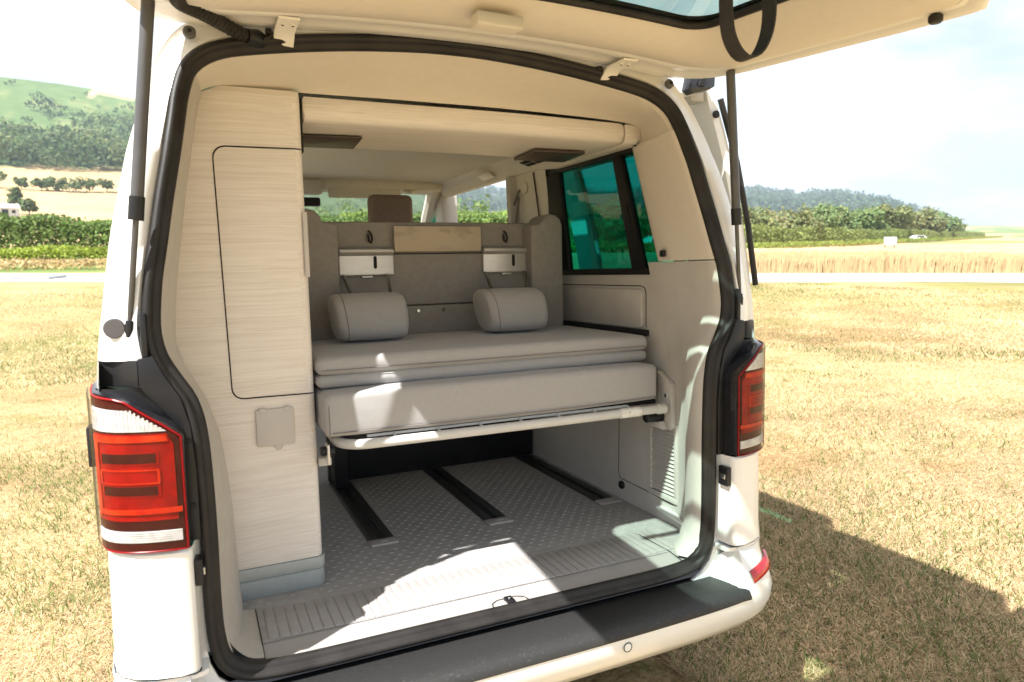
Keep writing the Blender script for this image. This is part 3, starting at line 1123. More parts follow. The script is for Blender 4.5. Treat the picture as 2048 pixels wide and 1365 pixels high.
def lring(i, d, dy):
    p = loop[i] + lnorm[i] * d * .86
    return (p[0], ysl(loop[i][1]) + dy, p[1])


def sx(z):
    """half width of the opening (seal centre line) on its sides"""
    zz = [p[1] for p in half[5:24]]
    xx = [p[0] for p in half[5:24]]
    return ip(z, zz, xx)


# ---- rubber seal round the opening
prof = [(-.004, -.013), (.002, -.018), (.010, -.018), (.017, -.011), (.019, 0), (.017, .012), (.004, .015), (-.008, .020), (-.018, .021), (-.024, .013), (-.023, .003), (-.016, -.003), (-.010, -.004), (-.006, -.007)]
loft("door_seal", [[lring(i, d, e) for d, e in prof] for i in range(NL)], rubber, van, closed=True, loop=True, ang=70)

# ---- white body round the opening above the lamps
pair = [(.750, .703, .866, .703), (.760, .752, .860, .752), (.759, .80, .852, .80), (.738, .94, .830, .94), (.722, 1.03, .811, 1.03), (.702, 1.13, .788, 1.13), (.689, 1.20, .768, 1.20),
        (.675, 1.275, .744, 1.275), (.652, 1.335, .716, 1.355), (.600, 1.376, .670, 1.425), (.515, 1.400, .585, 1.468), (.33, 1.430, .37, 1.505), (.14, 1.449, .15, 1.522), (0, 1.454, 0, 1.527)]
pr = pair + [(-a_, b_, -c_, d_) for a_, b_, c_, d_ in pair[-2::-1]]
PQ = smooth_path(pr, 0.03)


def yo(z):
    return ip(z, [.0, .7, .95, 1.13, 1.27, 1.4, 1.53], [.10, .112, .125, .15, .19, .235, .262])


rings = []
for q in PQ:
    s_, o_ = q[:2], q[2:]
    ya, yb = ysl(s_[1]), yo(o_[1])
    bu = ip(s_[1], [1.05, 1.30], [.032, .010])
    st = [(0.04, ya + .010), (0.16, ya + .004), (0.24, ya - .012), (0.5, lerp(ya, yb, .5) - bu), (0.80, yb - bu - .008), (0.92, yb - .022), (0.985, yb + .006), (1.0, yb + .04)]
    rr_ = [(lerp(s_[0], o_[0], f_), y_, lerp(s_[1], o_[1], f_)) for f_, y_ in st]
    ox, oz = o_
    rr_.append((ox * 1.004, max(.36, yb + .1), oz + (.004 if oz > 1.4 else 0)))
    rings.append(rr_)
loft("rear_frame", rings, paint, van, ang=60)

# ---- lower rear quarters, lamps and their surrounds (mirrored pair)


def pathlen(pts):
    P_ = [np.array(p) for p in pts]
    c_ = [0]
    for a_, b_ in zip(P_, P_[1:]):
        c_.append(c_[-1] + np.linalg.norm(b_ - a_))
    return np.array(c_) / c_[-1]


LP = smooth_path([(.716, -.0225), (.745, -.0205), (.79, -.010), (.83, .008), (.856, .032), (.871, .062), (.878, .10), (.880, .15)], .01)
LPc = pathlen(LP)


def lamp_xy(s):
    return ip(s, LPc, [p[0] for p in LP]), ip(s, LPc, [p[1] for p in LP])


def lamp_patch(name, poly, d0, d1, m, par, sg, label=None):
    """outline in (s,z) laid on the curved lamp face, between two heights above it"""
    bm = bmesh.new()
    f_ = bm.faces.new([bm.verts.new((s, 0, z)) for s, z in poly])
    for k in range(1, 16):
        bmesh.ops.bisect_plane(bm, geom=bm.verts[:] + bm.edges[:] + bm.faces[:], plane_co=(k / 16, 0, 0), plane_no=(1, 0, 0))
    ret = bmesh.ops.extrude_face_region(bm, geom=bm.faces[:])
    top = [v for v in ret['geom'] if isinstance(v, bmesh.types.BMVert)]
    ts = set(top)
    for v in bm.verts:
        s, z = v.co.x, v.co.z
        x, y = lamp_xy(s)
        x2, y2 = lamp_xy(min(1, s + .01))
        x1, y1 = lamp_xy(max(0, s - .01))
        tx, ty = x2 - x1, y2 - y1
        n_ = math.hypot(tx, ty)
        nx, ny = ty / n_, -tx / n_
        d = d1 if v in ts else d0
        v.co = Vector((sg * (x + nx * d), y + ny * d, z))
    return bmfin(name, bm, m, par, ang=40, label=label)


quarter = [(.690, .056), (.698, .050), (.704, .040), (.708, .0), (.711, -.012), (.718, -.019), (.745, -.0175), (.79, -.007), (.83, .011), (.856, .035), (.870, .065), (.877, .105), (.880, .18), (.880, .36)]
for sg in (1, -1):
    def qring(z, pts, rec=0):
        flare = -.006 * max(0, (.10 - z) / .05)
        return [(sg * (x if x < .72 else (x - .72) * (xo(z) - .72) / .160 + .72), y + rec + (flare if x > .72 else 0), z) for x, y in pts]
    loft("quarter_panel", [qring(z, quarter) for z in (.055, .075, .10, .16, .22, .28, .305, .314)] + [qring(.3185, [(x, y + (.006 if .70 < x < .875 else 0)) for x, y in quarter])], paint, van, ang=50)
    rings = []
    for z in (.3195, .45, .55, .60, .648):
        xin = sx(z) + .012
        rings.append([(sg * max(x, xin + i * .004), max(y + .032, .052), z) for i, (x, y) in enumerate(quarter[:11])])
    loft("lamp_pocket", rings, blackpl, van, ang=50)
    loft("corner_skin", [qring(z, [(x, y + .003) for x, y in quarter[10:]]) for z in (.3195, .45, .55, .645, .66, .68, .7035)], paint, van, ang=60)
    prism("channel_panel", [(sg * x, z) for x, z in ((.600, -.064), (.742, -.064), (.742, .062), (.695, .062), (.690, .03), (.676, -.005), (.645, -.035))], 'y', .046, .058, paint, van, .002)
    tube("panel_joint", [(sg * ((x - .72) * (xo(.054) - .72) / .160 + .72 if x > .72 else x), y - .003, .0535) for x, y in quarter[3:13]], .0017, voidm, van, 6)
    prism("quarter_foot", [(sg * x, y_) for x, y_ in ((.692, .054), (.694, .0), (.706, -.008), (.74, -.012), (.80, -.004), (.852, .026), (.878, .075), (.884, .16), (.884, .40), (.74, .40))], 'z', .036, .0475, paint, van, .001)
    # channel piece with latch
    box("latch_catch", *sorted((sg * .6925, sg * .708)), -.008, .030, .232, .288, blackpl, van, .003)
    box("latch_pin", *sorted((sg * .688, sg * .6935)), -.002, .022, .252, .268, steel, van, .002)
    # lamp
    lamp = bpy.data.objects.new("tail_lamp", None)
    COL.objects.link(lamp)
    lamp.parent = van
    lamp["label"] = "left rear lamp, nearest the camera" if sg < 0 else "right rear lamp, seen edge on"
    out = [(0, .325), (0, .555), (.11, .580), (.36, .628), (.44, .634), (.72, .640), (1, .650), (1, .36), (.97, .338), (.90, .327), (.6, .324)]
    lamp_patch("housing", out, -.012, .002, lampdk, lamp, sg)
    lamp_patch("clear_reflector", [(.09, .568), (.34, .611), (.62, .617), (.70, .618), (.73, .570)], .0022, .0034, lampclr, lamp, sg)
    for k in range(22):                                              # fine vertical flutes
        s0 = .12 + k * .027
        zt_ = min(.612, .566 + (s0 - .07) * .19)
        lamp_patch("flute", [(s0, .572), (s0, zt_), (s0 + .013, zt_ + .001), (s0 + .013, .572)], .0034, .0039, lampclr, lamp, sg)
    lamp_patch("red_reflector", [(.05, .388), (.05, .540), (.09, .563), (.66, .565), (.71, .555), (.70, .388)], .0022, .0036, lampred, lamp, sg)
    lamp_patch("light_band", [(.08, .548), (.095, .560), (.66, .562), (.66, .548)], .0037, .0066, lampora, lamp, sg)
    lamp_patch("light_band", [(.02, .403), (.02, .413), (.59, .411), (.62, .402)], .0037, .0075, lampora, lamp, sg)
    lamp_patch("light_band", [(.62, .395), (.60, .412), (.60, .545), (.655, .555), (.66, .395)], .0037, .0062, lampora, lamp, sg)
    lamp_patch("side_reflector", [(.90, .36), (.90, .63), (.985, .64), (.985, .37)], .0022, .0034, lampred, lamp, sg)
    for k, (z0, z1) in enumerate(((.505, .525), (.466, .490), (.440, .459))):
        lamp_patch("light_cell", [(.17, z0), (.17, z1), (.56, z1), (.56, z0)], .0037, .0050, lampdk if k != 1 else lampred, lamp, sg)
        for e in ([(.15, z1), (.15, z1 + .0025), (.58, z1 + .0025), (.58, z1)], [(.15, z0 - .0025), (.15, z0), (.58, z0), (.58, z0 - .0025)], [(.145, z0), (.145, z1), (.165, z1), (.165, z0)], [(.565, z0), (.565, z1), (.585, z1), (.585, z0)]):
            lamp_patch("cell_frame", e, .0037, .0068 if k == 1 else .0052, lampora if k == 1 else lampred, lamp, sg)
    lamp_patch("clear_strip", [(.03, .343), (.03, .366), (.72, .368), (.72, .343)], .0022, .0034, lampclr, lamp, sg)
    for k in range(5):
        lamp_patch("strip_rib", [(.03, .3448 + k * .0046), (.03, .3470 + k * .0046), (.72, .3470 + k * .0046), (.72, .3448 + k * .0046)], .0035, .0048, lampclr, lamp, sg)
    rim = []
    for (s0, z0), (s1, z1) in zip(out, out[1:] + out[:1]):
        for k in range(8):
            s, z = lerp(s0, s1, k / 8), lerp(z0, z1, k / 8)
            x, y = lamp_xy(s)
            rim.append((sg * x, y - .004, z))
    tube("rim", rim, .0022, lampedge, lamp, 8, True)
    lamp_patch("lens_cover", [(.01, .329), (.01, .553), (.115, .577), (.36, .624), (.72, .636), (.99, .646), (.99, .362), (.96, .341), (.90, .331)], .0082, .0092, lens, lamp, sg)
    # black side wall of the lamp and its top
    ed = [(0, .325), (0, .44), (0, .555), (.055, .569), (.11, .582), (.23, .606), (.36, .630), (.44, .636), (.72, .642), (.97, .650)]
    rings = []
    for s, z in ed:
        x, y = lamp_xy(s)
        dx_ = -.002 if z < .56 else 0
        rings.append([(sg * (x + dx_), y - .001, z), (sg * (x - .004 + dx_), y + .010, z + (.003 if z > .56 else 0)), (sg * (x - .004), y + .028, z + (.004 if z > .56 else 0)), (sg * (x - .006), y + .075, z + (.006 if z > .56 else 0))])
    loft("lamp_side", rings, glossblack, lamp, ang=50)
    pl = [(.692, .318), (.713, .318), (.713, .556), (.776, .634), (.786, .655), (.786, .707), (.758, .712), (.739, .668), (.714, .626), (.698, .565), (.692, .47)]
    prism("lamp_surround", [(sg * x, z) for x, z in pl], 'y', .030, .060, blackpl, van, .002)
    for sz in (.532, .393):
        disc("screw_recess", (sg * .702, .0296, sz), (0, -1, 0), .0065, .0012, voidm, van, 16, .0003)
        disc("screw_head", (sg * .7025, .0286, sz), (0, -1, 0), .003, .001, blackpl, van, 10, .0003)
    box("lamp_cap", *sorted((sg * .786, sg * .862)), .038, .10, .650, .704, blackpl, van, .002, 2,
        lambda x, y, z: (x, y + max(0, abs(x) - .79) * 0.9, z))
    box("black_strip", *sorted((sg * .766, sg * .778)), .036, .052, .706, .800, blackpl, van, .003)  # narrow black strip above the lamp cap
    disc("rubber_buffer", (sg * .647, .210, 1.404), (0, -1, .25), .0135, .016, mat("grey rubber buffer", (.10, .10, .10), .6, var=.2), van, 20, .003)
    disc("buffer_bolt", (sg * .647, .1943, 1.408), (0, -1, .25), .005, .001, voidm, van, 10, .0003)
    if sg < 0:
        disc("rubber_plug", (sg * .824, .066, .770), (sg * .12, -1, 0), .0205, .007, mat("grey plug", (.085, .08, .08), .55, var=.2), van, 28, .002)

# ---- flanks, roof and nose
secz = [-.30, -.18, -.05, .10, .25, .45, .66, .73, .80, .86, .95, 1.02, 1.10, 1.16, 1.22, 1.30, 1.355]
sec = [(xo(z), z) for z in secz] + [(.672, 1.427), (.587, 1.470), (.372, 1.507), (.151, 1.524), (0, 1.530)]


def flank(sg, ybr, holes, name="side_panel"):
    verts = [(sg * x * (1 if y < 2 else 1 - .02 * (y - 2)), y, z) for y in ybr for x, z in sec]
    n_ = len(sec)
    faces = []
    for i in range(len(ybr) - 1):
        for j in range(n_ - 1):
            ym, zm = (ybr[i] + ybr[i + 1]) / 2, (sec[j][1] + sec[j + 1][1]) / 2
            if any(a_ < ym < b_ and c_ < zm < d_ for a_, b_, c_, d_ in holes):
                continue
            faces.append((i * n_ + j, i * n_ + j + 1, (i + 1) * n_ + j + 1, (i + 1) * n_ + j))
    return mk(name, verts, faces, paint, van, True, 40)


yb = [.362, .43, .60, .80, 1.00, 1.14, 1.25, 1.42, 1.70, 2.0, 2.30, 2.47]
flank(1, yb, [(.43, 1.14, .80, 1.30), (1.42, 2.47, -.3, 1.355)])
flank(-1, yb, [(.43, 1.14, .80, 1.30), (1.25, 2.30, .80, 1.30)])
for sg in (1, -1):                                                    # cab sides and nose
    rings = []
    for y, zt_, w_ in ((2.47, .74, 1.0), (2.9, .70, .995), (3.35, .62, .985), (3.75, .50, .97), (4.05, .40, .93), (4.28, .25, .80), (4.33, .05, .70)):
        rings.append([(sg * .87 * w_, y, -.30), (sg * .885 * w_, y, -.05), (sg * .88 * w_, y, max(.0, zt_ * .6)), (sg * .86 * w_, y, zt_ * .92), (sg * .80 * w_, y, zt_), (0, y + .02, zt_ + .035)] if y > 3.3 else
                     [(sg * .87 * w_, y, -.30), (sg * .885 * w_, y, -.05), (sg * .88 * w_, y, max(.0, zt_ * .6)), (sg * .868 * w_, y, zt_ * .92), (sg * .862 * w_, y, zt_), (sg * .855 * w_, y, zt_ + .004)])
    loft("front_wing", rings, paint, van, ang=50)
    rings = tube_rings([(sg * .665, 2.40, 1.40), (sg * .70, 2.70, 1.20), (sg * .76, 3.05, .92), (sg * .80, 3.38, .62)], .045, 10)
    loft("screen_pillar", rings, trim, van, closed=True, cap=True)
    box("centre_pillar", *sorted((sg * .70, sg * .80)), 2.43, 2.58, -.1, 1.36, trimc, van, .02)
    mk("door_glass", [(sg * .84, 2.60, .76), (sg * .80, 3.15, .76), (sg * .69, 2.72, 1.22), (sg * .71, 2.60, 1.26)], [(0, 1, 2, 3)], gl_side if sg > 0 else gl_clear, van)
    tube("door_frame", [(sg * .80, 3.17, .76), (sg * .69, 2.73, 1.23), (sg * .71, 2.60, 1.27)], .014, blackpl, van, 8)
    for wy in (.78, 3.55):
        wh = bpy.data.objects.new("wheel", None)
        COL.objects.link(wh)
        wh.parent = van
        cx_ = sg * .757
        disc("tyre", (cx_, wy, -.235), (sg, 0, 0), .335, .118, tyre, wh, 36, .04)
        disc("rim", (cx_ + sg * .110, wy, -.235), (sg, 0, 0), .205, .014, alu, wh, 30, .01)
        disc("hub", (cx_ + sg * .124, wy, -.235), (sg, 0, 0), .06, .012, alu, wh, 20, .004)
box("underbody", -.80, .80, .12, 4.1, -.29, -.06, voidm, van, .03)
mk("windscreen", [(-.66, 2.46, 1.385), (.66, 2.46, 1.385), (.78, 3.36, .64), (-.78, 3.36, .64)], [(0, 1, 2, 3)], gl_clear, van)
box("dashboard", -.76, .76, 2.95, 3.34, .20, .60, blackpl, van, .05)

# ---- windows in the flanks
for sg, (y0, y1) in ((-1, (1.25, 2.30)), (-1, (.43, 1.14))):
    g_ = glass_name = "side_glass"
    mk(g_, [(sg * (xo(z) - .006), y, z) for z, y in ((.80, y0), (.80, y1), (1.05, y1), (1.05, y0), (1.30, y1), (1.30, y0))], [(0, 1, 2, 3), (3, 2, 4, 5)], gl_side if sg > 0 or y0 < 1 else gl_clear, van)
# inner frame of the right window, with its dark bars
wf = []


def slant(x, y, z):
    """the inner window frame leans with the side of the van"""
    return (x - max(0, z - .86) * .03, y, z)


box("window_frame", .745, .766, .385, 1.17, .842, .866, frameblk, van, .004, 2, slant)
box("window_frame", .742, .766, .51, 1.17, 1.262, 1.290, frameblk, van, .004, 2, slant)
prism("window_frame", [(.995, .86), (1.155, .86), (1.155, 1.272), (1.055, 1.272)], 'x', .742, .766, frameblk, van, .003, 2, slant)
prism("window_bar", [(.472, .86), (.545, .86), (.655, 1.272), (.600, 1.272)], 'x', .744, .767, frameblk, van, .003, 2, slant)
prism("window_catch", [(.540, 1.02), (.575, 1.02), (.590, 1.09), (.558, 1.09)], 'x', .738, .744, frameblk, van, .002, 2, slant)
prism("inner_glass", [(.385, .862), (.998, .862), (1.058, 1.27), (.53, 1.27)], 'x', .757, .760, gl_side, van, 0, 2, slant)

# ---- interior trim round the opening
# left strip between seal and cabinet
cab = [(1.329, -.623), (1.31, -.641), (1.184, -.666), (1.061, -.688), (.938, -.707), (.814, -.724), (.714, -.731), (.649, -.714), (.575, -.674), (.487, -.646), (.379, -.632), (.284, -.624), (.077, -.619), (.0, -.614)]
cz = [c_[0] for c_ in cab][::-1]
cx = [c_[1] for c_ in cab][::-1]
rings = []
for z in np.concatenate([np.linspace(.02, .55, 16), np.linspace(.57, .80, 14), np.linspace(.83, 1.315, 16)]):
    s_ = sx(z)
    y_ = ysl(z)
    cxx = ip(z, cz, cx)
    a_ = -(s_ - .016)
    rings.append([(a_ - .004, y_ + .004, z), (a_ + .004, y_ + .016, z), (a_ + .007, y_ + .045, z), (lerp(a_, cxx, .45) + .012, y_ + .13, z), (lerp(a_, cxx, .9) + .012, lerp(y_ + .13, .40, .7), z), (cxx + .003, .398, z), (cxx, .43, z)])
loft("pillar_trim", rings, trimg, van, ang=60, label="narrow grained strip between seal and wood cabinet")
# top: headliner trim
ST = [(.675, 1.275), (.652, 1.335), (.600, 1.376), (.515, 1.400), (.33, 1.430), (.14, 1.449), (0, 1.454), (-.14, 1.449), (-.33, 1.430), (-.515, 1.400), (-.600, 1.376), (-.652, 1.335), (-.668, 1.305)]
TT = [(.737, 1.279, .500), (.732, 1.312, .475), (.700, 1.335, .455), (.600, 1.345, .445), (.36, 1.352, .442), (.15, 1.355, .441), (0, 1.355, .441), (-.15, 1.355, .441), (-.37, 1.353, .441), (-.55, 1.350, .418), (-.605, 1.340, .412), (-.632, 1.325, .410), (-.645, 1.310, .408)]
both = smooth_path([(*a_, *b_) for a_, b_ in zip(ST, TT)], .03)
rings = []
for q in both:
    s_, t_ = q[:2], q[2:]
    n_ = np.array([0 - s_[0] * .35, 1.0 - s_[1]])
    n_ = n_ / np.linalg.norm(n_)
    p0 = s_ + n_ * .014
    y_ = ysl(s_[1])
    tx, tz, ty = t_
    rings.append([(p0[0] - n_[0] * .01, y_ + .004, p0[1] - n_[1] * .01), (p0[0], y_ + .016, p0[1]), (p0[0] + n_[0] * .006, y_ + .035, p0[1] + n_[1] * .006),
                  (lerp(p0[0], tx, .55), lerp(y_ + .03, ty, .62), lerp(p0[1], tz, .55)), (lerp(p0[0], tx, .86), lerp(y_ + .03, ty, .90), lerp(p0[1], tz, .86) - .001), (tx, ty, tz), (tx, ty + .012, tz + .012), (tx, ty + .05, tz + .014)])
loft("headliner_trim", rings, trim, van, ang=28)
# right: upper and lower pillar trims, split by a seam
rings = []
for z in np.linspace(.887, 1.273, 22):
    s_, y_ = sx(z) - .016, ysl(z)
    ye = lerp(.385, .515, (z - .887) / .386)
    xe = .738 - (z - .86) * .03
    rings.append([(s_ + .004, y_ + .004, z), (s_ - .004, y_ + .016, z), (s_ - .006, y_ + .040, z), (lerp(s_, xe, .35), lerp(y_, ye, .42), z), (lerp(s_, xe, .55) - .004, lerp(y_, ye, .62), z), (xe - .006, ye - .02, z), (xe, ye - .004, z), (xe + .03, ye + .002, z)])
loft("pillar_trim", rings, trim, van, ang=60, label="beige upper pillar trim on the right with small switch")
rings = []
for z in np.concatenate([np.linspace(.004, .55, 18), np.linspace(.57, .884, 22)]):
    s_, y_ = sx(max(z, .05)) - .016, ysl(z)
    if z < .05:
        s_ -= (.05 - z) * .5
    ye = lerp(.305, .385, max(0, (z - .5) / .384)) if z > .5 else .305
    xe = .75 - max(0, z - .70) * .065
    f_ = max(0, .06 - z) / .06
    rings.append([(s_ + .004, y_ + .004, z), (s_ - .005, y_ + .016, z), (s_ - .008 - .02 * f_, y_ + .05, z), (lerp(s_, xe, .30) - .004 - .02 * f_, y_ + .12, z), (lerp(s_, xe, .66), lerp(y_, ye, .66), z), (lerp(s_, xe, .93), lerp(y_, ye, .9), z), (xe, ye, z), (xe + .004, ye + .06, z)])
loft("pillar_trim", rings, trimc, van, ang=60, label="pale lower pillar trim on the right")
box("trim_switch", .704, .716, .318, .345, .900, .922, blackpl, van, .004, 2, lambda x, y, z: (x + .008 + (y - .33) * .15, y, z))

# ---- right wall: side panel with vent, flap, armrest and knob
mk("wall_panel", [(.752, .30, -.01), (.752, 1.42, -.01), (.752, 1.42, .86), (.752, .36, .86), (.752, .30, .5)], [(0, 1, 2, 3, 4)], trimc, van)
prism("armrest_panel", rrect(.485, 1.30, .655, .792, .018), 'x', .742, .752, trimc, van, .004)
tube("panel_joint", [(.7515, 1.30, .803), (.7515, .50, .803), (.7515, .478, .797), (.7515, .470, .78), (.7515, .470, .66)], .0018, voidm, van, 6)
box("ledge_gap", .735, .7515, .45, 1.30, .632, .652, voidm, van, .003)
vent = rrect(.292, .436, .088, .350, .014)
prism("vent_frame", [(.286, .080), (.444, .080), (.444, .10), (.286, .10)], 'x', .741, .752, trimc, van, .003)
prism("vent_frame", [(.286, .1002), (.303, .1002), (.303, .352), (.286, .352)], 'x', .741, .752, trimc, van, .003)
prism("vent_frame", [(.427, .1002), (.444, .1002), (.444, .352), (.427, .352)], 'x', .741, .752, trimc, van, .003)
box("vent_cavity", .7505, .7518, .303, .427, .10, .352, voidm, van, 0)
bm = bmesh.new()
for k in range(1):
    pass
bm.free()
slat = None
for k in range(18):
    z = .106 + k * .0138
    if slat is None:
        slat = prism("louvre", [(.7410, .0), (.7425, -.0012), (.7514, .0100), (.7508, .0116)], 'y', .303, .427, trimc, van, 0, 2, None)
        sd = slat.data
        # prism polygon lies in (x,z)
        slat.location = (0, 0, z)
    else:
        o = bpy.data.objects.new("louvre", sd)
        COL.objects.link(o)
        o.parent = van
        o.location = (0, 0, z)
tube("flap_joint", [(.7515, .642, .36), (.7515, .650, .10), (.7515, .640, .080), (.7515, .445, .076), (.7515, .30, .070)], .0013, voidm, van, 6)
disc("flap_knob", (.752, .622, .058), (-1, 0, 0), .0155, .012, blackpl, van, 20, .003)
prism("board_bracket", [(.296, .340), (.300, .478), (.306, .486), (.375, .520), (.375, .335), (.31, .330)], 'x', .728, .7515, trimc, van, .005)
disc("bracket_bolt", (.7285, .325, .445), (-1, 0, 0), .0085, .004, alu, van, 16, .001)
disc("bracket_hole", (.7243, .325, .445), (-1, 0, 0), .0045, .0006, voidm, van, 12, .0001)
disc("board_hinge", (.735, .350, .372), (-1, 0, 0), .0165, .075, blackpl, van, 18, .004)
prism("hinge_shoe", [(.31, .335), (.375, .335), (.372, .352), (.33, .358)], 'x', .700, .728, trimc, van, .004)

# ---- load floor
floor = mk("load_floor", [(-.752, .145, 0), (.752, .145, 0), (.752, 3.3, 0), (-.752, 3.3, 0)], [(0, 1, 2, 3)], floorm, van)
xs = np.linspace(-.655, .66, 30)
rings = []
for x in xs:
    bow = .012 * (1 - (x / .66) ** 2)
    ed_ = max(0, abs(x) - .60) / .06
    rings.append([(x, .150, -.002 + .02 * ed_ ** 2), (x, .140 - bow, -.0025 + .02 * ed_ ** 2), (x, .130 - bow, -.005 + .02 * ed_ ** 2), (x, .100 - bow * .5, -.009 + .02 * ed_ ** 2), (x, .080, -.0105 + .018 * ed_ ** 2), (x, .070, -.022 + .018 * ed_)])
loft("sill_plate", rings, sillm, van, ang=30)
o0 = box("rib", -.0117, .0117, .158, .322, .0, .0024, mat("ribbed mat edge", (.37, .353, .345), .6, var=.06, vscale=30, bump=.2, bscale=900, bdist=.0004), floor, .0012, 2)
x = -.548
o0.location = (x, 0, 0)
while x < .635:
    x += .0258
    o = bpy.data.objects.new("rib", o0.data)
    COL.objects.link(o)
    o.parent = floor
    bowy = -.012 * (1 - (x / .66) ** 2)
    o.location = (x, bowy, 0)
# raised tread dashes of the mat: too small to pick apart singly
V_, F_ = [], []
for iy in range(40):
    for ix in range(37):
        x, y = -.74 + ix * .040 + (.020 if iy % 2 else 0), .352 + iy * .026
        if x > .73 or any(abs(x - c_) < .055 and y > .585 for c_ in (-.162, .245, .690)):
            continue
        a_, b_, h_ = .0062, .0014, .0011
        k = len(V_)
        V_ += [(x - a_, y - b_, 0), (x + a_, y - b_, 0), (x + a_, y + b_, 0), (x - a_, y + b_, 0), (x - a_ + .001, y - b_ * .4, h_), (x + a_ - .001, y - b_ * .4, h_), (x + a_ - .001, y + b_ * .4, h_), (x - a_ + .001, y + b_ * .4, h_)]
        F_ += [(k, k + 1, k + 5, k + 4), (k + 1, k + 2, k + 6, k + 5), (k + 2, k + 3, k + 7, k + 6), (k + 3, k, k + 4, k + 7), (k + 4, k + 5, k + 6, k + 7)]
o = mk("tread_pattern", V_, F_, treadm, floor, False)
o["kind"] = "stuff"
for xc in (-.162, .245, .690):
    rail = bpy.data.objects.new("seat_rail", None)
    COL.objects.link(rail)
    rail.parent = van
    for s_ in (-1, 1):
        prism("rail_lip", [(xc + s_ * .0115, 0), (xc + s_ * .0115, .004), (xc + s_ * .036, .004), (xc + s_ * .0445, .0005), (xc + s_ * .0445, 0)], 'y', .612, 1.37, railm, rail)
    box("rail_slot", xc - .0113, xc + .0113, .64, 1.37, .0002, .0012, voidm, rail, 0)
    prism("end_cap", [(xc - .043, .600), (xc + .043, .600), (xc + .046, .612), (xc + .0455, .648), (xc - .0455, .648), (xc - .046, .612)], 'z', 0, .0085, mat("grey end cap", (.40, .37, .355), .45, var=.04), rail, .004)
    box("cap_pip", xc - .010, xc + .014, .618, .628, .0085, .0105, MATS["grey end cap"], rail, .0008)
# corner fillets of the sill
for sg in (-1,):
    rings = []
    x_in, x_out = (.585, .668) if sg > 0 else (.578, .655)
    for y in np.linspace(.078, .335 if sg < 0 else .30, 10):
        k = (y - .078) / .25
        rings.append([(sg * lerp(x_in, x_out, u_), y, .001 + (.065 if sg < 0 else .05) * u_ ** 2.4 * (1 - .2 * k)) for u_ in np.linspace(0, 1, 8)])
    loft("sill_corner", rings, trimg if sg < 0 else trimc, van, ang=60)
tube("sill_joint", [(-.577, .33, .0022), (-.577, .15, .0024), (-.577, .085, -.006)], .0014, voidm, van, 6)
tube("sill_joint", [(.600, .30, .0022), (.604, .15, .0024), (.606, .085, -.006)], .0012, voidm, van, 6)
# striker
sl = lambda y: -.0055 - (.130 - y) * .09
stp = [(-.012, .070), (-.006, .094), (.012, .104), (.062, .106), (.086, .096), (.094, .074)]
tube("striker_recess", [(x, y, sl(y) + .0016) for x, y in stp], .0013, voidm, van, 6)
box("striker_plate", -.004, .088, .074, .094, -.012, -.0065, sillm, van, .002)
box("striker", .030, .052, .070, .104, -.012, .0005, blackpl, van, .002)
disc("striker_pin", (.041, .087, .0005), (0, 0, 1), .005, .004, steel, van, 12, .001)

# ---- wardrobe cabinet
cabn = bpy.data.objects.new("wardrobe_cabinet", None)
COL.objects.link(cabn)
cabn.parent = van
XR = -.387
arc = [(XR - .022 + .022 * math.cos(R(a_)), .402 + .022 - .022 * math.sin(R(a_))) for a_ in (90, 70, 50, 30, 12, 0)]
zz = [.086, .12, .2, .284, .379, .487, .53, .575, .61, .649, .68, .714, .76, .814, .88, .938, 1.0, 1.061, 1.12, 1.184, 1.25, 1.31, 1.329, 1.340, 1.348]
rings = []
for z in zz:
    x0 = ip(z, cz, cx) if z <= 1.329 else lerp(-.623, -.58, (z - 1.329) / .02)
    back = max(0, z - 1.335) * .6
    rings.append([(x0, .404 + back, z)] + [(lerp(x0, XR - .022, k), .402 + back, z) for k in (.02, .35, .7)] + [(px, py + back, z) for px, py in arc] + [(XR - back, .95, z), (-.72, .95, z)])
loft("carcass", rings, wood, cabn, ang=50)
mk("top", [(-.58, .41, 1.348), (-.40, .41, 1.348), (-.395, .95, 1.348), (-.72, .95, 1.348)], [(0, 1, 2, 3)], wood, cabn)
for z0, z1, o_, m_ in ((0, .050, .004, plinth), (.0515, .0855, .0065, mat("pale blue grey plinth band", (.40, .425, .42), .5, var=.05, vscale=60, bump=.2, bscale=700, bdist=.0006))):
    rings = []
    for z in (z0, z0 + .004, z1 - .004, z1):
        e_ = o_ - (.003 if z in (z0, z1) else 0)
        rings.append([(-.616, .402 - e_, z), (-.45, .402 - e_, z)] + [(px + e_ * math.cos(R(a_)), py - e_ * math.sin(R(a_)), z) for (px, py), a_ in zip(arc, (90, 70, 50, 30, 12, 0))] + [(XR + e_, .95, z)])
    loft("plinth", rings, m_, cabn, ang=50)
# door: a panel standing 2 mm proud with a dark joint round it
dpo = [(-.391, .552), (-.391, 1.192)] + [(-.608 + .030 - .030 * math.sin(R(a_)), 1.197 - .030 + .030 * math.cos(R(a_))) for a_ in (0, 18, 36, 54, 72, 90)] + [(-.597 + .028 - .028 * math.cos(R(a_)), .548 + .028 - .028 * math.sin(R(a_))) for a_ in (0, 18, 36, 54, 72, 90)]
dpo = [(-.408, .552), (-.408, 1.195)] + dpo[2:]
tube("door_joint", [(-.389, .4165, .546), (-.397, .4045, .5465), (-.410, .4012, .547)] + [(x, .4012, z) for x, z in dpo[:1:-1]] + [(-.410, .4012, 1.1985), (-.397, .4045, 1.1985), (-.388, .417, 1.199)], .0017, voidm, cabn, 6)
prism("door", [(lerp(-.50, x, .988), lerp(.87, z, .994)) for x, z in dpo], 'y', .3988, .402, wood, cabn, .0012)
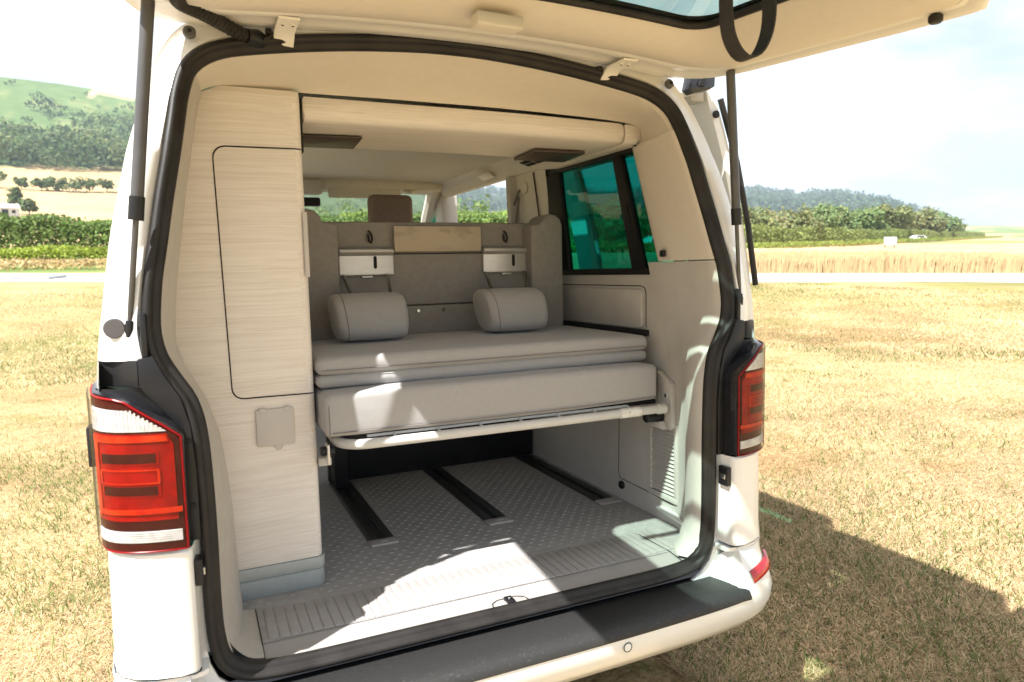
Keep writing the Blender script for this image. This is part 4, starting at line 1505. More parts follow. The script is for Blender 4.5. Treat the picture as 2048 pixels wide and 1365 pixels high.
# finger notch on the door edge
prism("finger_notch", [(.405, .868), (.405, 1.028), (.425, 1.012), (.430, .95), (.425, .884)], 'x', -.3905, -.3862, voidm, cabn)
prism("notch_lip", [(.398, .862), (.398, 1.034), (.404, 1.030), (.404, .866)], 'x', -.397, -.3845, flapm, cabn, .002)
flap = bpy.data.objects.new("socket_flap", None)
prism("socket_flap", rrect(-.544, -.446, .415, .515, .006), 'y', .394, .4015, flapm, cabn, .0025)
bpy.data.objects.remove(flap)
for xx in (-.535, -.472):
    box("flap_hinge", xx, xx + .018, .3925, .400, .506, .518, flapm, cabn, .0015)
disc("flap_tab", (-.489, .401, .412), (0, -1, 0), .010, .0065, flapm, cabn, 18, .002)

# ---- overhead locker
lk = bpy.data.objects.new("overhead_locker", None)
COL.objects.link(lk)
lk.parent = van
lp_ = [(.470, 1.3475), (.452, 1.3465), (.449, 1.335), (.447, 1.310), (.450, 1.296), (.458, 1.287), (.472, 1.283), (.53, 1.281), (.66, 1.278), (.800, 1.276), (.806, 1.284), (.806, 1.345)]
rings = []
for x, ins in [(-.374, .006), (-.370, 0)] + [(q, 0) for q in np.linspace(-.2, .60, 8)] + [(.640, 0), (.650, .004), (.655, .010)]:
    rings.append([(x, y + ins * (1 if y < .6 else -1) * .5, z + (ins if z < 1.32 else -ins) - .022 * max(0, (x - .2)) ** 1.3) for y, z in lp_])
loft("door", rings, wood, lk, closed=True, cap=True, ang=40)
rings = []
for x, ins in ((.658, .003), (.665, 0), (.70, .004), (.73, .016), (.748, .032)):
    rings.append([(x, y + ins * .7 * (1 if y < .6 else 0), lerp(z, 1.32, min(1, ins * 18)) - .022 * max(0, (x - .2)) ** 1.3) for y, z in lp_])
loft("end_piece", rings, wood, lk, closed=True, cap=True, ang=40)
prism("padded_stop", [(-.374, .608), (-.190, .588), (-.182, .594), (-.168, .785), (-.374, .795)], 'z', 1.2700, 1.2757, padbr, lk, .003)
prism("padded_stop", [(.400, .605), (.580, .590), (.590, .598), (.612, .790), (.410, .795)], 'z', 1.2610, 1.2705, padbr, lk, .003)
box("shadow_gap", -.384, -.3755, .46, .60, 1.20, 1.345, voidm, lk, .001)

# ---- roof lining and inner cab
rings = []
for y in np.linspace(.60, 2.27, 12):
    rings.append([(-.74, y, 1.30), (-.70, y, 1.345), (-.60, y, 1.364), (-.3, y, 1.368), (.2, y, 1.368), (.50, y, 1.366), (.60, y, 1.360), (.612, y, 1.352), (.622, y, 1.358)])
loft("roof_lining", rings, liner, van, ang=40)
rings = []
for y in np.linspace(.50, 2.52, 12):
    rings.append([(.618, y, 1.362), (.640, y, 1.360), (.672, y, 1.352), (.700, y, 1.330), (.713, y, 1.300 if y > 1.15 else 1.279), (.735, y, 1.298 if y > 1.15 else 1.277)])
loft("door_header", rings, trim, van, ang=60)
box("header_light", .655, .690, 1.62, 1.76, 1.330, 1.338, mat("frosted lamp cover", (.72, .70, .64), .4, var=.04), van, .004, 2, lambda x, y, z: (x, y, z - (x - .655) * .5))
rings = []
for y in np.linspace(1.155, 1.45, 4):
    rings.append([(.748, y, .82), (.744, y, .95), (.735, y, 1.15), (.722, y, 1.30)])
loft("rear_door_pillar", rings, trim, van, ang=60)
tube("pillar_joint", [(.742, 1.20, .86), (.728, 1.245, 1.16), (.718, 1.26, 1.29)], .004, padbr, van, 6)
box("pillar_edge", .715, .80, 1.405, 1.450, -.1, 1.30, trimc, van, .012, 2, lambda x, y, z: (x - max(0, z - .8) * .06, y + .05 * max(0, z - 1.15) / .15, z))
disc("belt_anchor", (.728, 1.36, 1.235), (-1, 0, 0), .028, .012, trim, van, 20, .005)
tube("seat_belt", [(.716, 1.40, 1.23), (.712, 1.44, 1.18), (.700, 1.50, 1.10), (.70, 1.47, 1.04), (.705, 1.42, 1.08), (.712, 1.40, 1.20)], .006, mat("grey belt webbing", (.20, .19, .17), .8, var=.15, vscale=200), van, 6)
# vents by the locker
box("air_vent", .640, .690, 1.05, 1.26, 1.335, 1.349, trim, van, .006, 2, lambda x, y, z: (x, y, z - (x - .612) * .30))
for k in range(2):
    for q in range(2):
        box("vent_grille", .642 + k * .024, .662 + k * .024, 1.062 + q * .094, 1.146 + q * .094, 1.3335, 1.3365, voidm, van, .001, 2, lambda x, y, z: (x, y, z - (x - .612) * .30))
box("cab_header", -.66, .66, 2.28, 2.50, 1.318, 1.385, liner, van, .02)
box("sun_visor", .02, .415, 2.295, 2.315, 1.272, 1.352, liner, van, .009, 3)
box("sun_visor", -.52, -.12, 2.295, 2.315, 1.272, 1.352, liner, van, .009, 3)
box("roof_console", -.11, -.015, 2.25, 2.34, 1.285, 1.36, trimc, van, .012)
box("rear_mirror", -.13, .0, 2.42, 2.45, 1.235, 1.285, blackpl, van, .012)
tube("grab_handle", [(.43, 2.35, 1.345), (.44, 2.30, 1.318), (.47, 2.28, 1.310), (.50, 2.30, 1.318), (.51, 2.35, 1.345)], .010, liner, van, 8)
for x0 in (.165, -.60):
    st = bpy.data.objects.new("front_seat", None)
    COL.objects.link(st)
    st.parent = van
    box("head_restraint", x0, x0 + .225, 1.98, 2.07, 1.10, 1.262, seatbr, st, .030, 4)
    box("backrest", x0 - .13, x0 + .36, 2.0, 2.13, .35, 1.07, seatbr, st, .05, 4)
    box("cushion", x0 - .13, x0 + .36, 2.08, 2.60, .28, .42, seatbr, st, .04, 3)
    for k in (.06, .165):
        tube("post", [(x0 + k, 2.03, 1.05), (x0 + k, 2.03, 1.12)], .006, steel, st, 8)

# ---- left inner wall and kitchen run behind the wardrobe
mk("wall_panel", [(-.748, .44, -.01), (-.748, 2.43, -.01), (-.748, 2.43, .80), (-.748, .44, .80)], [(0, 1, 2, 3)], trimg, van)
box("kitchen_unit", -.745, -.36, .955, 2.15, 0, .60, wood, van, .01)

# ---- rear bench
bench = bpy.data.objects.new("rear_bench", None)
COL.objects.link(bench)
bench.parent = van
box("base", -.20, .745, 1.372, 1.42, .0, .46, blackpl, bench, .006)
box("base_leg", -.196, -.142, 1.26, 1.371, .005, .40, blackpl, bench, .004)
box("base_step", .06, .60, 1.355, 1.3715, .285, .305, blackpl, bench, .004)
box("backboard", -.74, .700, 1.030, 1.10, .55, .742, backcl, bench, .008)
box("backboard", -.74, .700, 1.028, 1.10, .7445, .937, backcl, bench, .008)
box("backboard", -.74, .700, 1.040, 1.10, .9375, 1.056, backcl, bench, .010)
for x in (.105, .205):
    disc("press_stud", (x, 1.0295, .722), (0, -1, 0), .0075, .004, steel, bench, 14, .0015)
bo = [(.553, .55), (.553, 1.036), (.562, 1.044), (.590, 1.046), (.600, 1.052), (.622, 1.078), (.640, 1.086), (.664, 1.082), (.684, 1.066), (.693, 1.04), (.694, .55)]
prism("bolster", bo, 'y', .955, 1.10, backcl, bench, .010, 3)
bl = [(-.74, .55), (-.74, 1.080), (-.30, 1.094), (-.275, 1.088), (-.258, 1.070), (-.250, 1.048), (-.204, 1.044), (-.198, 1.036), (-.198, .55)]
prism("bolster", bl, 'y', .955, 1.10, backcl, bench, .010, 3)
box("panel_board", .017, .362, 1.010, 1.027, .945, 1.039, board, bench, .0025)
for x0, x1, sl_ in ((-.188, .010, -.058), (.370, .565, .498)):
    br = prism("headrest_bracket", [(1.027, .858), (1.014, .858), (1.010, .862), (1.010, .931), (1.004, .936), (.998, .944), (1.0, .953), (1.008, .957), (1.027, .957)], 'x', x0, x1, alu, bench, .001)
    prism("bracket_slot", rrect(sl_ - .006, sl_ + .006, .884, .930, .0058), 'y', 1.0085, 1.0102, voidm, bench)
    box("bracket_tab", lerp(x0, x1, .40), lerp(x0, x1, .60), 1.006, 1.024, .851, .858, alu, bench, .0015)
    box("bracket_rail", x0 + .004, x1 - .004, 1.0065, 1.0098, .862, .866, alu, bench, .001)
    hk = lerp(x0, x1, .60) if x0 < 0 else lerp(x0, x1, .52)
    tube("pull_loop", [(hk - .005, 1.028, 1.022), (hk + .002, 1.020, 1.012), (hk + .006, 1.018, .995), (hk + .001, 1.020, .976), (hk - .006, 1.022, .985), (hk - .006, 1.028, 1.01)], .004, voidm, bench, 6)


darkst = mat("dark steel", (.20, .20, .20), .22, metal=.9, var=.1)


def head(x0, x1, posts):
    n_ = 28
    rings = []
    for x, k in ((x0, .80), (x0 + .004, .90), (x0 + .016, .985), (x0 + .03, 1.0), (lerp(x0, x1, .5), 1.012), (x1 - .03, 1.0), (x1 - .016, .985), (x1 - .004, .90), (x1, .78)):
        r_ = []
        for j in range(n_):
            a_ = 2 * math.pi * j / n_
            c_, s_ = math.cos(a_), math.sin(a_)
            p_ = 2.7
            y = .778 + .088 * k * math.copysign(abs(c_) ** (2 / p_), c_)
            z = .726 + .077 * k * math.copysign(abs(s_) ** (2 / p_), s_)
            y += (z - .726) * .22
            r_.append((x + (z - .726) * (-.10 if x < (x0 + x1) / 2 else 0), y, z))
        rings.append(r_)
    h_ = bpy.data.objects.new("headrest", None)
    COL.objects.link(h_)
    h_.parent = van
    loft("pillow", rings, fabric, h_, closed=True, cap=True, ang=60)
    rr_ = rings[3]
    tube("seam", [(p[0] - .001, p[1], p[2]) for p in rr_], .0016, mat("seam thread", (.22, .20, .19), .9, var=.1), h_, 6, True)
    disc("end_hole", (x0 + .004, .770, .748), (-1, 0, .0), .017, .0035, voidm, h_, 18, .001)
    for xb, xh in posts:
        tube("post", [(xb, 1.010, .860), (lerp(xb, xh, .3), .955, .842), (xh, .84, .800), (xh, .80, .775)], .0062, darkst, h_, 10)


head(-.262, -.028, ((-.176, -.188), (-.017, -.050)))
head(.262, .490, ((.376, .328), (.545, .470)))

# ---- folding bed board: tube frame
fr_ = bpy.data.objects.new("bed_frame", None)
COL.objects.link(fr_)
fr_.parent = van
path = [(-.338, .72, .413), (-.338, .40, .412)] + [(-.338 + .075 - .075 * math.cos(R(a_)), .380 - .075 * math.sin(R(a_)), .411) for a_ in range(0, 91, 15)] + [(.0, .303, .410), (.35, .301, .409), (.672, .301, .409)]
tube("front_tube", path, .0138, tubem, fr_, 16)
tube("rod", [(-.265, .334, .426), (.575, .334, .424)], .0042, tubem, fr_, 8)
for k in range(7):
    x = -.19 + k * .128
    tube("rod_stay", [(x, .334, .425), (x, .305, .418)], .0038, tubem, fr_, 8)
tube("worn_label", [(.530, .3012, .409), (.605, .301, .409)], .0158, sticker, fr_, 16)
box("panel", -.33, .720, .37, 1.02, .412, .426, frameblk, fr_, .003)  # coloured black so the gap under the cushion looks shaded
box("hinge_plate", -.372, -.366, .335, .375, .358, .412, alu, fr_, .001)
disc("hinge", (-.388, .360, .392), (1, 0, 0), .013, .04, blackpl, fr_, 16, .003)
box("hinge_foot", -.3865, -.352, .40, .43, .340, .362, trimc, fr_, .002)
disc("end_hinge", (.672, .301, .409), (1, 0, 0), .017, .034, tubem, fr_, 16, .003)

# ---- loose bedding (things lying in the van)


def loose(name, label, cat):
    e = bpy.data.objects.new(name, None)
    COL.objects.link(e)
    e.location = van.location
    e.rotation_euler = van.rotation_euler
    tag(e, label, cat)
    return e


def puff(name, x0, x1, y0, y1, z0, z1, par, r=.022, amp=.006, m=fabric, taper=0):
    bm = bmesh.new()
    bmesh.ops.create_cube(bm, size=1)
    for v in bm.verts:
        v.co = Vector((lerp(x0, x1, v.co.x + .5), lerp(y0, y1, v.co.y + .5), lerp(z0, z1, v.co.z + .5)))
    bmesh.ops.bevel(bm, geom=bm.edges[:], offset=r, segments=4, affect='EDGES', profile=0.5)
    for ax, (a_, b_) in enumerate(((x0, x1), (y0, y1))):
        for k in range(1, 14 if ax == 0 else 6):
            no = [0, 0, 0]
            no[ax] = 1
            co = [0, 0, 0]
            co[ax] = lerp(a_, b_, k / (14 if ax == 0 else 6))
            bmesh.ops.bisect_plane(bm, geom=bm.verts[:] + bm.edges[:] + bm.faces[:], plane_co=co, plane_no=no)
    for v in bm.verts:
        u, w_ = (v.co.x - x0) / (x1 - x0), (v.co.y - y0) / (y1 - y0)
        h_ = (v.co.z - z0) / (z1 - z0)
        bulge = math.sin(math.pi * max(0, min(1, u))) ** .5
        v.co.z += amp * bulge * (h_ - .5) * 2 + amp * .5 * (float(vnoise(v.co.x, v.co.y, .13, 3)) - .5)
        v.co.y += amp * .5 * (float(vnoise(v.co.x, v.co.z, .11, 8)) - .5) - taper * (1 - h_) * 0
    return bmfin(name, bm, m, par, ang=60)


cu = loose("bed_cushion", "thick grey bed cushion lying on the tube frame", "cushion")
puff("pad", -.378, .690, .315, .80, .437, .550, cu, .018, .006)
seam = MATS["seam thread"]
tube("piping", [(-.360, .3135, .447), (.0, .3095, .444), (.40, .3095, .444), (.675, .3135, .447)], .0016, seam, cu, 6)
tube("piping", [(-.366, .317, .443), (-.3665, .315, .49), (-.366, .319, .540)], .0016, seam, cu, 6)
tube("piping", [(-.366, .319, .540), (-.369, .42, .5485), (-.369, .60, .5485)], .0016, seam, cu, 6)
ma = loose("folded_mattress", "thin grey mattress folded double beneath the headrests", "mattress")
puff("upper_layer", -.381, .708, .392, .950, .592, .640, ma, .020, .004)
puff("lower_layer", -.381, .706, .394, .950, .556, .5905, ma, .017, .003)
tube("seam", [(-.372, .3895, .606), (0, .3885, .605), (.690, .391, .606)], .0013, seam, ma, 6)

# ---- bumper with step pad
BP = smooth_path([(0, -.090), (.3, -.089), (.55, -.082), (.70, -.070), (.80, -.050), (.868, -.012), (.904, .050), (.912, .14), (.905, .26), (.890, .45)], .03)
BPF = [np.array((-p[0], p[1])) for p in BP[:0:-1]] + [np.array(p) for p in BP]
corner = [(-.062, .052), (-.056, .050), (-.046, .032), (-.034, .002), (-.022, -.028), (-.008, -.058), (0, -.090), (-.004, -.125), (-.018, -.160), (-.045, -.190), (-.10, -.212), (-.2, -.22)]
centre = [(-.195, -.066), (-.14, -.066), (-.08, -.066), (-.040, -.066), (-.020, -.069), (-.004, -.078), (0, -.098), (-.005, -.130), (-.020, -.160), (-.045, -.190), (-.10, -.212), (-.2, -.22)]
rings = []
for i, p in enumerate(BPF):
    q0, q1 = BPF[max(0, i - 1)], BPF[min(len(BPF) - 1, i + 1)]
    tt = (q1 - q0) / np.linalg.norm(q1 - q0)
    nn = np.array([tt[1], -tt[0]])
    k = min(1, max(0, (abs(p[0]) - .690) / .045))
    k = k * k * (3 - 2 * k)
    r_ = []
    for (o1, z1), (o2, z2) in zip(centre, corner):
        o_, z_ = lerp(o1, o2, k), lerp(z1, z2, k)
        if abs(p[0]) > .80:
            o_ = max(o_, -.09) if z_ < -.05 else max(o_, lerp(-.062, -.033, min(1, (abs(p[0]) - .80) / .10)))
        r_.append((p[0] + nn[0] * o_, p[1] + nn[1] * o_, z_))
    rings.append(r_)
bump = loft("bumper", rings, paint, van, ang=40)
# step pad wraps over the rear edge
rings = []
for x in np.linspace(-.730, .730, 50):
    yr = ip(abs(x), [p[0] for p in BP[:24]], [p[1] for p in BP[:24]])
    e_ = max(0, (abs(x) - .715)) / .02
    rings.append([(x, .100, -.064), (x, .092, -.056 - .006 * e_), (x, yr + .050, -.0525 - .006 * e_), (x, yr + .030, -.0540 - .006 * e_), (x, yr + .014, -.0585 - .004 * e_), (x, yr + .004, -.066), (x, yr - .0035, -.080), (x, yr - .0030, -.087), (x, yr + .004, -.090)])
loft("step_pad", rings, padbl, van, ang=50)
rings = []
for x in np.linspace(-.70, .70, 30):
    rings.append([(x, .062, -.028), (x, .052, -.046), (x, .066, -.050), (x, .080, -.058), (x, .105, -.062)])
loft("lower_sill", rings, glossblack, van, ang=30)
# reflectors, sensors
for sg in (1, -1):
    pts = []
    for k in range(11):
        u_ = k / 10
        x = lerp(.765, .872, u_)
        i = min(range(len(BP)), key=lambda q: abs(BP[q][0] - x - .022))
        pts.append(None)
    rings = []
    for k in range(13):
        f_ = lerp(0.0, 1.0, k / 12)
        s_ = lerp(.880, 1.075, f_)
        # walk along the bumper path by arc length
        L_ = 0
        tgt = s_
        for a_, b_ in zip(BP, BP[1:]):
            dl = np.linalg.norm(b_ - a_)
            if L_ + dl >= tgt * .862:
                u_ = (tgt * .862 - L_) / dl
                p = a_ + (b_ - a_) * u_
                tt = (b_ - a_) / dl
                break
            L_ += dl
        nn = np.array([tt[1], -tt[0]])
        r_ = []
        for o_, z_ in ((-.030, -.021 + .020 * f_), (-.021, -.023 + .020 * f_), (-.010, -.050 + .022 * f_), (-.013, -.055 + .022 * f_)):
            r_.append((sg * (p[0] + nn[0] * (o_ + .004)), p[1] + nn[1] * (o_ + .004), z_))
        rings.append(r_)
    loft("bumper_reflector", rings, refl, van, cap=False, ang=60)
for x, y, z, nx, ny in ((.295, -.0870, -.112, 0, -1), (.880, .008, -.115, .75, -.66), (-.295, -.0870, -.112, 0, -1), (-.880, .008, -.115, -.75, -.66)):
    c_ = Vector((x + nx * .004, y + ny * .004, z))
    n_ = Vector((nx, ny, 0)).normalized()
    u_ = Vector((0, 0, 1)).cross(n_)
    disc("parking_sensor", c_ - n_ * .006, n_, .0105, .007, paint, van, 20, .001)
    tube("sensor_ring", [c_ + (u_ * math.cos(2 * math.pi * k / 20) + Vector((0, 0, 1)) * math.sin(2 * math.pi * k / 20)) * .0122 for k in range(20)], .0011, voidm, van, 6, True)
box("side_marker", -.905, -.876, .19, .24, .462, .55, blackpl, van, .004)

# ---- tailgate, raised


def zt(x, y):
    return 1.459 - .037 * (x / .69) ** 2 + .06 * (y - .2)


tg = bpy.data.objects.new("tailgate", None)
COL.objects.link(tg)
tg.parent = van


def tring(x0, x1, y0, y1, r, dz, n=8):
    o_ = []
    P_ = rrect(x0, x1, y0, y1, r, n)
    P_ = P_ + P_[:1]
    for a_, b_ in zip(P_, P_[1:]):
        L_ = math.hypot(b_[0] - a_[0], b_[1] - a_[1])
        m_ = 1 if L_ < .12 and abs(L_) < .2 else 30
        for k in range(m_):
            x, y = lerp(a_[0], b_[0], k / m_), lerp(a_[1], b_[1], k / m_)
            x *= 1.03 - .03 * min(1, max(0, (y + .45) / .45)) - .065 * min(1, max(0, (y - .02) / .20))       # narrower towards the roof
            q_ = min(1, max(0, (-.615 - y) / .10))                    # and cut in beside the lamps
            x *= 1 - .14 * q_ * q_ * (3 - 2 * q_) if abs(x) > .6 else 1
            o_.append((x, y, zt(x, y) + dz))
    return o_


def TR(ins, yf, dz, r):
    return tring(-.775 + ins, .775 - ins, -1.02 + ins, yf, r, dz)


frame = [tring(-.52, .52, -.66, -.085, .07, .062), TR(.10, .13, .075, .12), TR(.02, .205, .066, .12), TR(.0, .222, .045, .12), TR(-.003, .226, .018, .12), TR(.006, .222, .002, .12), TR(.020, .212, -.003, .12), TR(.040, .175, -.001, .11), TR(.052, .150, .006, .11), TR(.062, .125, -.003, .11), TR(.078, .085, -.004, .11), TR(.088, .066, .010, .11)]
mn = min(map(len, frame))
assert all(len(r_) == mn for r_ in frame), [len(r_) for r_ in frame]
loft("frame", frame, paint_in, tg, closed=True, ang=50)
tr_ = [TR(.080, .070, .012, .11), TR(.084, .064, -.006, .11), TR(.092, .056, -.011, .11), TR(.16, .0, -.010, .10), tring(-.55, .55, -.69, -.065, .085, .006), tring(-.515, .515, -.655, -.092, .07, .026), tring(-.50, .50, -.64, -.105, .06, .034)]
loft("inner_trim", tr_, trim, tg, closed=True, ang=40)
tube("glass_seal", tring(-.497, .497, -.637, -.108, .06, .031), .0105, rubber, tg, 10, True)
g0 = tring(-.50, .50, -.64, -.105, .06, .036)
gr = [[(lerp(0, x, k), lerp(-.37, y, k), zt(lerp(0, x, k), lerp(-.37, y, k)) + .036) for x, y, z in g0] for k in (1, .66, .33, .002)]
loft("rear_glass", gr, gl_tail, tg, closed=True)
g1 = tring(-.52, .52, -.66, -.085, .07, .060)
loft("glass_border", [[(x, y, z - .022) for x, y, z in tring(-.485, .485, -.625, -.12, .06, .060)], [(x, y, z - .021) for x, y, z in tring(-.53, .53, -.67, -.075, .07, .060)]], glossblack, tg, closed=True)
for xc in (-.446, .446):
    z0 = zt(xc, .13) - .004
    prism("hinge", [(.238, z0 - .032), (.226, z0 - .034), (.205, z0 - .020), (.190, z0 - .010), (.105, z0 - .0085), (.103, z0 - .0035), (.190, z0 - .003), (.212, z0 - .012)], 'x', xc - .023, xc + .023, paint_in, tg, .001)
    for k in (-.011, .011):
        disc("hinge_bolt", (xc + k, .135, z0 - .0088), (0, 0, -1), .0068, .004, paint_in, tg, 14, .0015)
        disc("bolt_core", (xc + k, .135, z0 - .0129), (0, 0, -1), .0032, .0008, voidm, tg, 10, .0002)
    box("hinge_foot", xc - .028, xc + .028, .226, .246, 1.405, 1.432, paint_in, van, .003)
    box("hinge_shadow", xc - .040, xc - .026, .205, .222, z0 - .012, z0 + .001, rubber, tg, .002)  # dark block put in for the shade beside the hinge
prism("latch_cover", [(-.078, -.085), (.036, -.078), (.032, -.030), (-.074, -.034)], 'z', zt(0, -.05) - .040, zt(0, -.05) - .010, trim, tg, .006, 3)
disc("tailgate_buffer", (.735, -.560, zt(.735, -.56) - .003), (0, 0, -1), .014, .018, rubber, tg, 16, .004)
disc("tailgate_buffer", (-.735, -.560, zt(-.735, -.56) - .003), (0, 0, -1), .014, .018, rubber, tg, 16, .004)
# rear wiper, folded bike carrier and added sun blockers on the outside of the tailgate
tube("wiper_arm", [(0, -.60, zt(0, -.6) + .075), (-.02, -.58, zt(0, -.58) + .085), (-.30, -.50, zt(-.3, -.5) + .078)], .007, blackpl, tg, 8)
tube("wiper_blade", [(-.08, -.535, zt(-.08, -.535) + .070), (-.46, -.455, zt(-.46, -.455) + .070)], .006, blackpl, tg, 8)
bk = aluc = mat("carrier aluminium", (.60, .60, .60), .35, metal=.7, var=.05)
for xx in (-.36, .36):
    tube("carrier_tube", [(xx, .10, zt(xx, .1) + .07), (xx, .02, zt(xx, 0) + .15), (xx, -.40, zt(xx, -.4) + .17), (xx, -.86, zt(xx, -.86) + .16), (xx, -.95, zt(xx, -.95) + .07)], .015, bk, tg, 10)
for yy in (-.02, -.30, -.80):
    tube("carrier_tube", [(-.52, yy, zt(.4, yy) + .17), (.52, yy, zt(.4, yy) + .17)], .014, bk, tg, 10)
for yy in (-.70, -.80, -.90):
    box("carrier_tray", -.62, .62, yy - .022, yy + .022, zt(.3, yy) + .19, zt(.3, yy) + .215, bk, tg, .008)
for xx, ww in ((-.07, .07), (.03, .075), (.13, .075), (.235, .085), (.345, .09), (.455, .09), (.565, .09)):
    box("sun_slat", xx - ww / 2, xx + ww / 2, -.28, -.06, zt(xx, -.3) + .190, zt(xx, -.3) + .205, bk, tg, .004)  # added slats, breaking the sun through the glass into stripes
box("sun_blocker", -.26, .62, -.74, -.285, zt(.2, -.5) + .196, zt(.2, -.5) + .212, bk, tg, .006)  # added plate, keeps sun through the glass off the ground
# grab strap
sp = smooth_path([(.246, -.50, 1.402), (.243, -.50, 1.345), (.250, -.50, 1.292), (.272, -.50, 1.260), (.296, -.50, 1.253), (.322, -.50, 1.268), (.342, -.50, 1.305), (.348, -.50, 1.352), (.340, -.50, 1.402)], .01)
rings = []
for i, p in enumerate(sp):
    a_, b_ = sp[max(0, i - 1)], sp[min(len(sp) - 1, i + 1)]
    tt = (b_ - a_) / np.linalg.norm(b_ - a_)
    nn = np.array([tt[2], 0, -tt[0]])
    yy = np.array([0, 1.0, 0])
    rings.append([p + nn * .0018 - yy * .017, p + nn * .0018 + yy * .017, p - nn * .0018 + yy * .017, p - nn * .0018 - yy * .017])
loft("grab_strap", rings, mat("black webbing strap", (.028, .024, .022), .7, var=.2, vscale=60, bump=.4, bscale=700, bdist=.0008), tg, closed=True, cap=True, ang=30)
# wiring harness bellows
hp = smooth_path([(-.508, .214, 1.412), (-.535, .196, 1.411), (-.575, .160, 1.416), (-.62, .100, 1.416), (-.655, .05, 1.412), (-.668, .0, 1.404), (-.668, -.05, 1.402), (-.655, -.07, 1.412)], .0032)
tube("wiring_bellows", hp, [.0160 if (i // 2) % 2 else .0125 for i in range(len(hp))], rubber, tg, 12)
tube("wiring_grommet", [(-.498, .232, 1.412), (-.508, .214, 1.412), (-.520, .206, 1.4115), (-.530, .199, 1.411)], [.022, .0205, .017, .016], blackpl, van, 16)
tube("loose_wire", [(-.478, .225, 1.428), (-.470, .205, 1.424), (-.476, .19, 1.414), (-.490, .20, 1.408)], .003, rubber, van, 6)
# gas struts
for sg in (1, -1):
    a_ = Vector((sg * .797, .063, .770))
    b_ = Vector((sg * .716, .022, 1.436))
    st = bpy.data.objects.new("gas_strut", None)
    COL.objects.link(st)
    st.parent = van
    mid = a_.lerp(b_, .325)
    tube("rod", [a_, mid], .0058, mat("strut rod", (.10, .095, .09), .35, metal=.6, var=.1), st, 12)
    tube("cylinder", [mid, mid.lerp(b_, .06), mid.lerp(b_, .061), mid.lerp(b_, .93)], [.0142, .0142, .0124, .0124], mat("strut cylinder", (.075, .075, .078), .38, var=.15, vscale=20), st, 18)
    tube("collar", [mid.lerp(b_, -.004), mid.lerp(b_, .10)], .0148, blackpl, st, 18)
    tube("top_end", [mid.lerp(b_, .93), b_], .007, blackpl, st, 10)
    tube("ball_socket", [a_.lerp(b_, .022), a_, a_.lerp(b_, -.028)], [.0085, .0105, .009], blackpl, st, 12)
    box("ball_bracket", *sorted((sg * .778, sg * .800)), .060, .090, .735, .772, blackpl, st, .003)
# sliding door pushed back along the right side
sd_ = bpy.data.objects.new("sliding_door", None)
COL.objects.link(sd_)
sd_.parent = van
ZD = [-.24, -.10, .10, .30, .50, .66, .74, .84, .95, 1.08, 1.20, 1.30, 1.37, 1.425]
YD = [.270, .285, .34, .46, .70, .95, 1.20, 1.30, 1.335]


def dxo(z):
    return xo(z) + .19 + (.0 if z < 1.37 else 0)


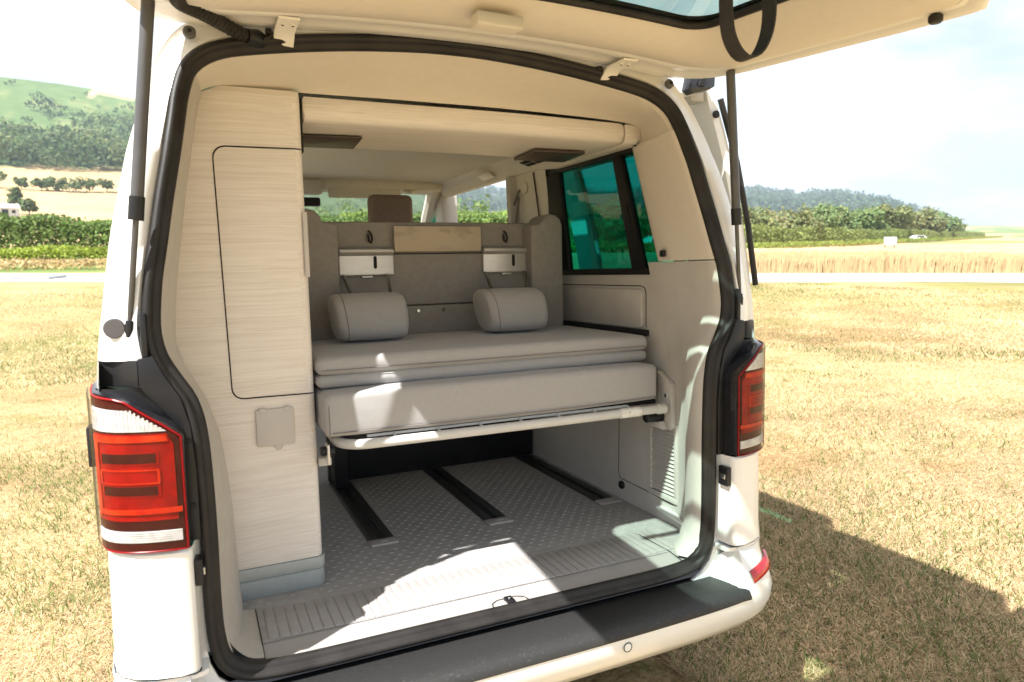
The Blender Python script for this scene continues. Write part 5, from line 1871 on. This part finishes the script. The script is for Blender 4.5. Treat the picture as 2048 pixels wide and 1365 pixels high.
for nm, off, m_ in (("outer_skin", 0, paint), ("inner_skin", -.045, paint_in)):
    verts = [(dxo(z) + off - (.010 if y in (.270, 1.335) and off == 0 else 0), y, z) for y in YD for z in ZD]
    n_ = len(ZD)
    faces = [(i * n_ + j, i * n_ + j + 1, (i + 1) * n_ + j + 1, (i + 1) * n_ + j) for i in range(len(YD) - 1) for j in range(n_ - 1) if not (.46 <= YD[i] and YD[i + 1] <= 1.20 and .84 <= ZD[j] and ZD[j + 1] <= 1.30)]
    mk(nm, verts, faces, m_, sd_, True, 50)
loft("edge", [[(dxo(z) - .010, .270, z), (dxo(z) - .028, .266, z), (dxo(z) - .045, .270, z)] for z in ZD], paint, sd_, ang=60)
loft("top_edge", [[(dxo(1.425) - .001, y, 1.425), (dxo(1.425) - .045, y, 1.425)] for y in YD], paint_in, sd_)
box("top_guide", dxo(1.425) - .10, dxo(1.425) - .046, .275, .33, 1.385, 1.424, mat("grey guide", (.45, .43, .40), .5, var=.05), sd_, .006)
mk("door_glass", [(dxo(z) - .02, y, z) for z, y in ((.84, .46), (.84, 1.20), (1.08, 1.20), (1.08, .46), (1.30, 1.20), (1.30, .46))], [(0, 1, 2, 3), (3, 2, 4, 5)], gl_side, sd_)
tube("edge_seal", [(dxo(z) + .004, .262, z) for z in (1.395, 1.2, 1.0, .80)], .0095, rubber, sd_, 8)
disc("door_stop", (dxo(1.30) - .055, .262, 1.345), (0, -1, 0), .012, .01, rubber, sd_, 14, .002)
# awning along the right roof edge
aw = bpy.data.objects.new("awning", None)
COL.objects.link(aw)
aw.parent = van
prism("end_cap", [(.722, 1.400), (.74, 1.388), (.80, 1.402), (.822, 1.415), (.824, 1.452), (.80, 1.466), (.735, 1.455)], 'y', .205, .245, glossblack, aw, .006)
prism("cap_rib", [(.752, 1.410), (.775, 1.408), (.785, 1.43), (.765, 1.44)], 'y', .197, .205, blackpl, aw, .002)
prism("casing", [(.722, 1.398), (.74, 1.390), (.80, 1.404), (.820, 1.417), (.822, 1.450), (.80, 1.464), (.735, 1.453)], 'y', .246, 2.35, paint, aw, .006)

# ================================================================== haze
hz = bpy.data.materials.new("summer haze")
hz.use_nodes = True
t = hz.node_tree
for n in list(t.nodes):
    t.nodes.remove(n)
ho = t.nodes.new("ShaderNodeOutputMaterial")
hv = t.nodes.new("ShaderNodeVolumePrincipled")
hv.inputs['Color'].default_value = (0.72, 0.86, 1.0, 1)
hv.inputs['Density'].default_value = 0.00021
t.links.new(hv.outputs[0], ho.inputs['Volume'])

bm = bmesh.new()
bmesh.ops.create_cube(bm, size=1)
zlo = float(GZ.min()) - 1.2
for v in bm.verts:
    v.co = Vector((v.co.x * 5480, v.co.y * 5480, zlo if v.co.z < 0 else 330))
me = bpy.data.meshes.new("haze")
bm.to_mesh(me)
bm.free()
me.materials.append(hz)
tag(link("haze", me), "pale summer haze over the valley", "haze", None, "stuff")
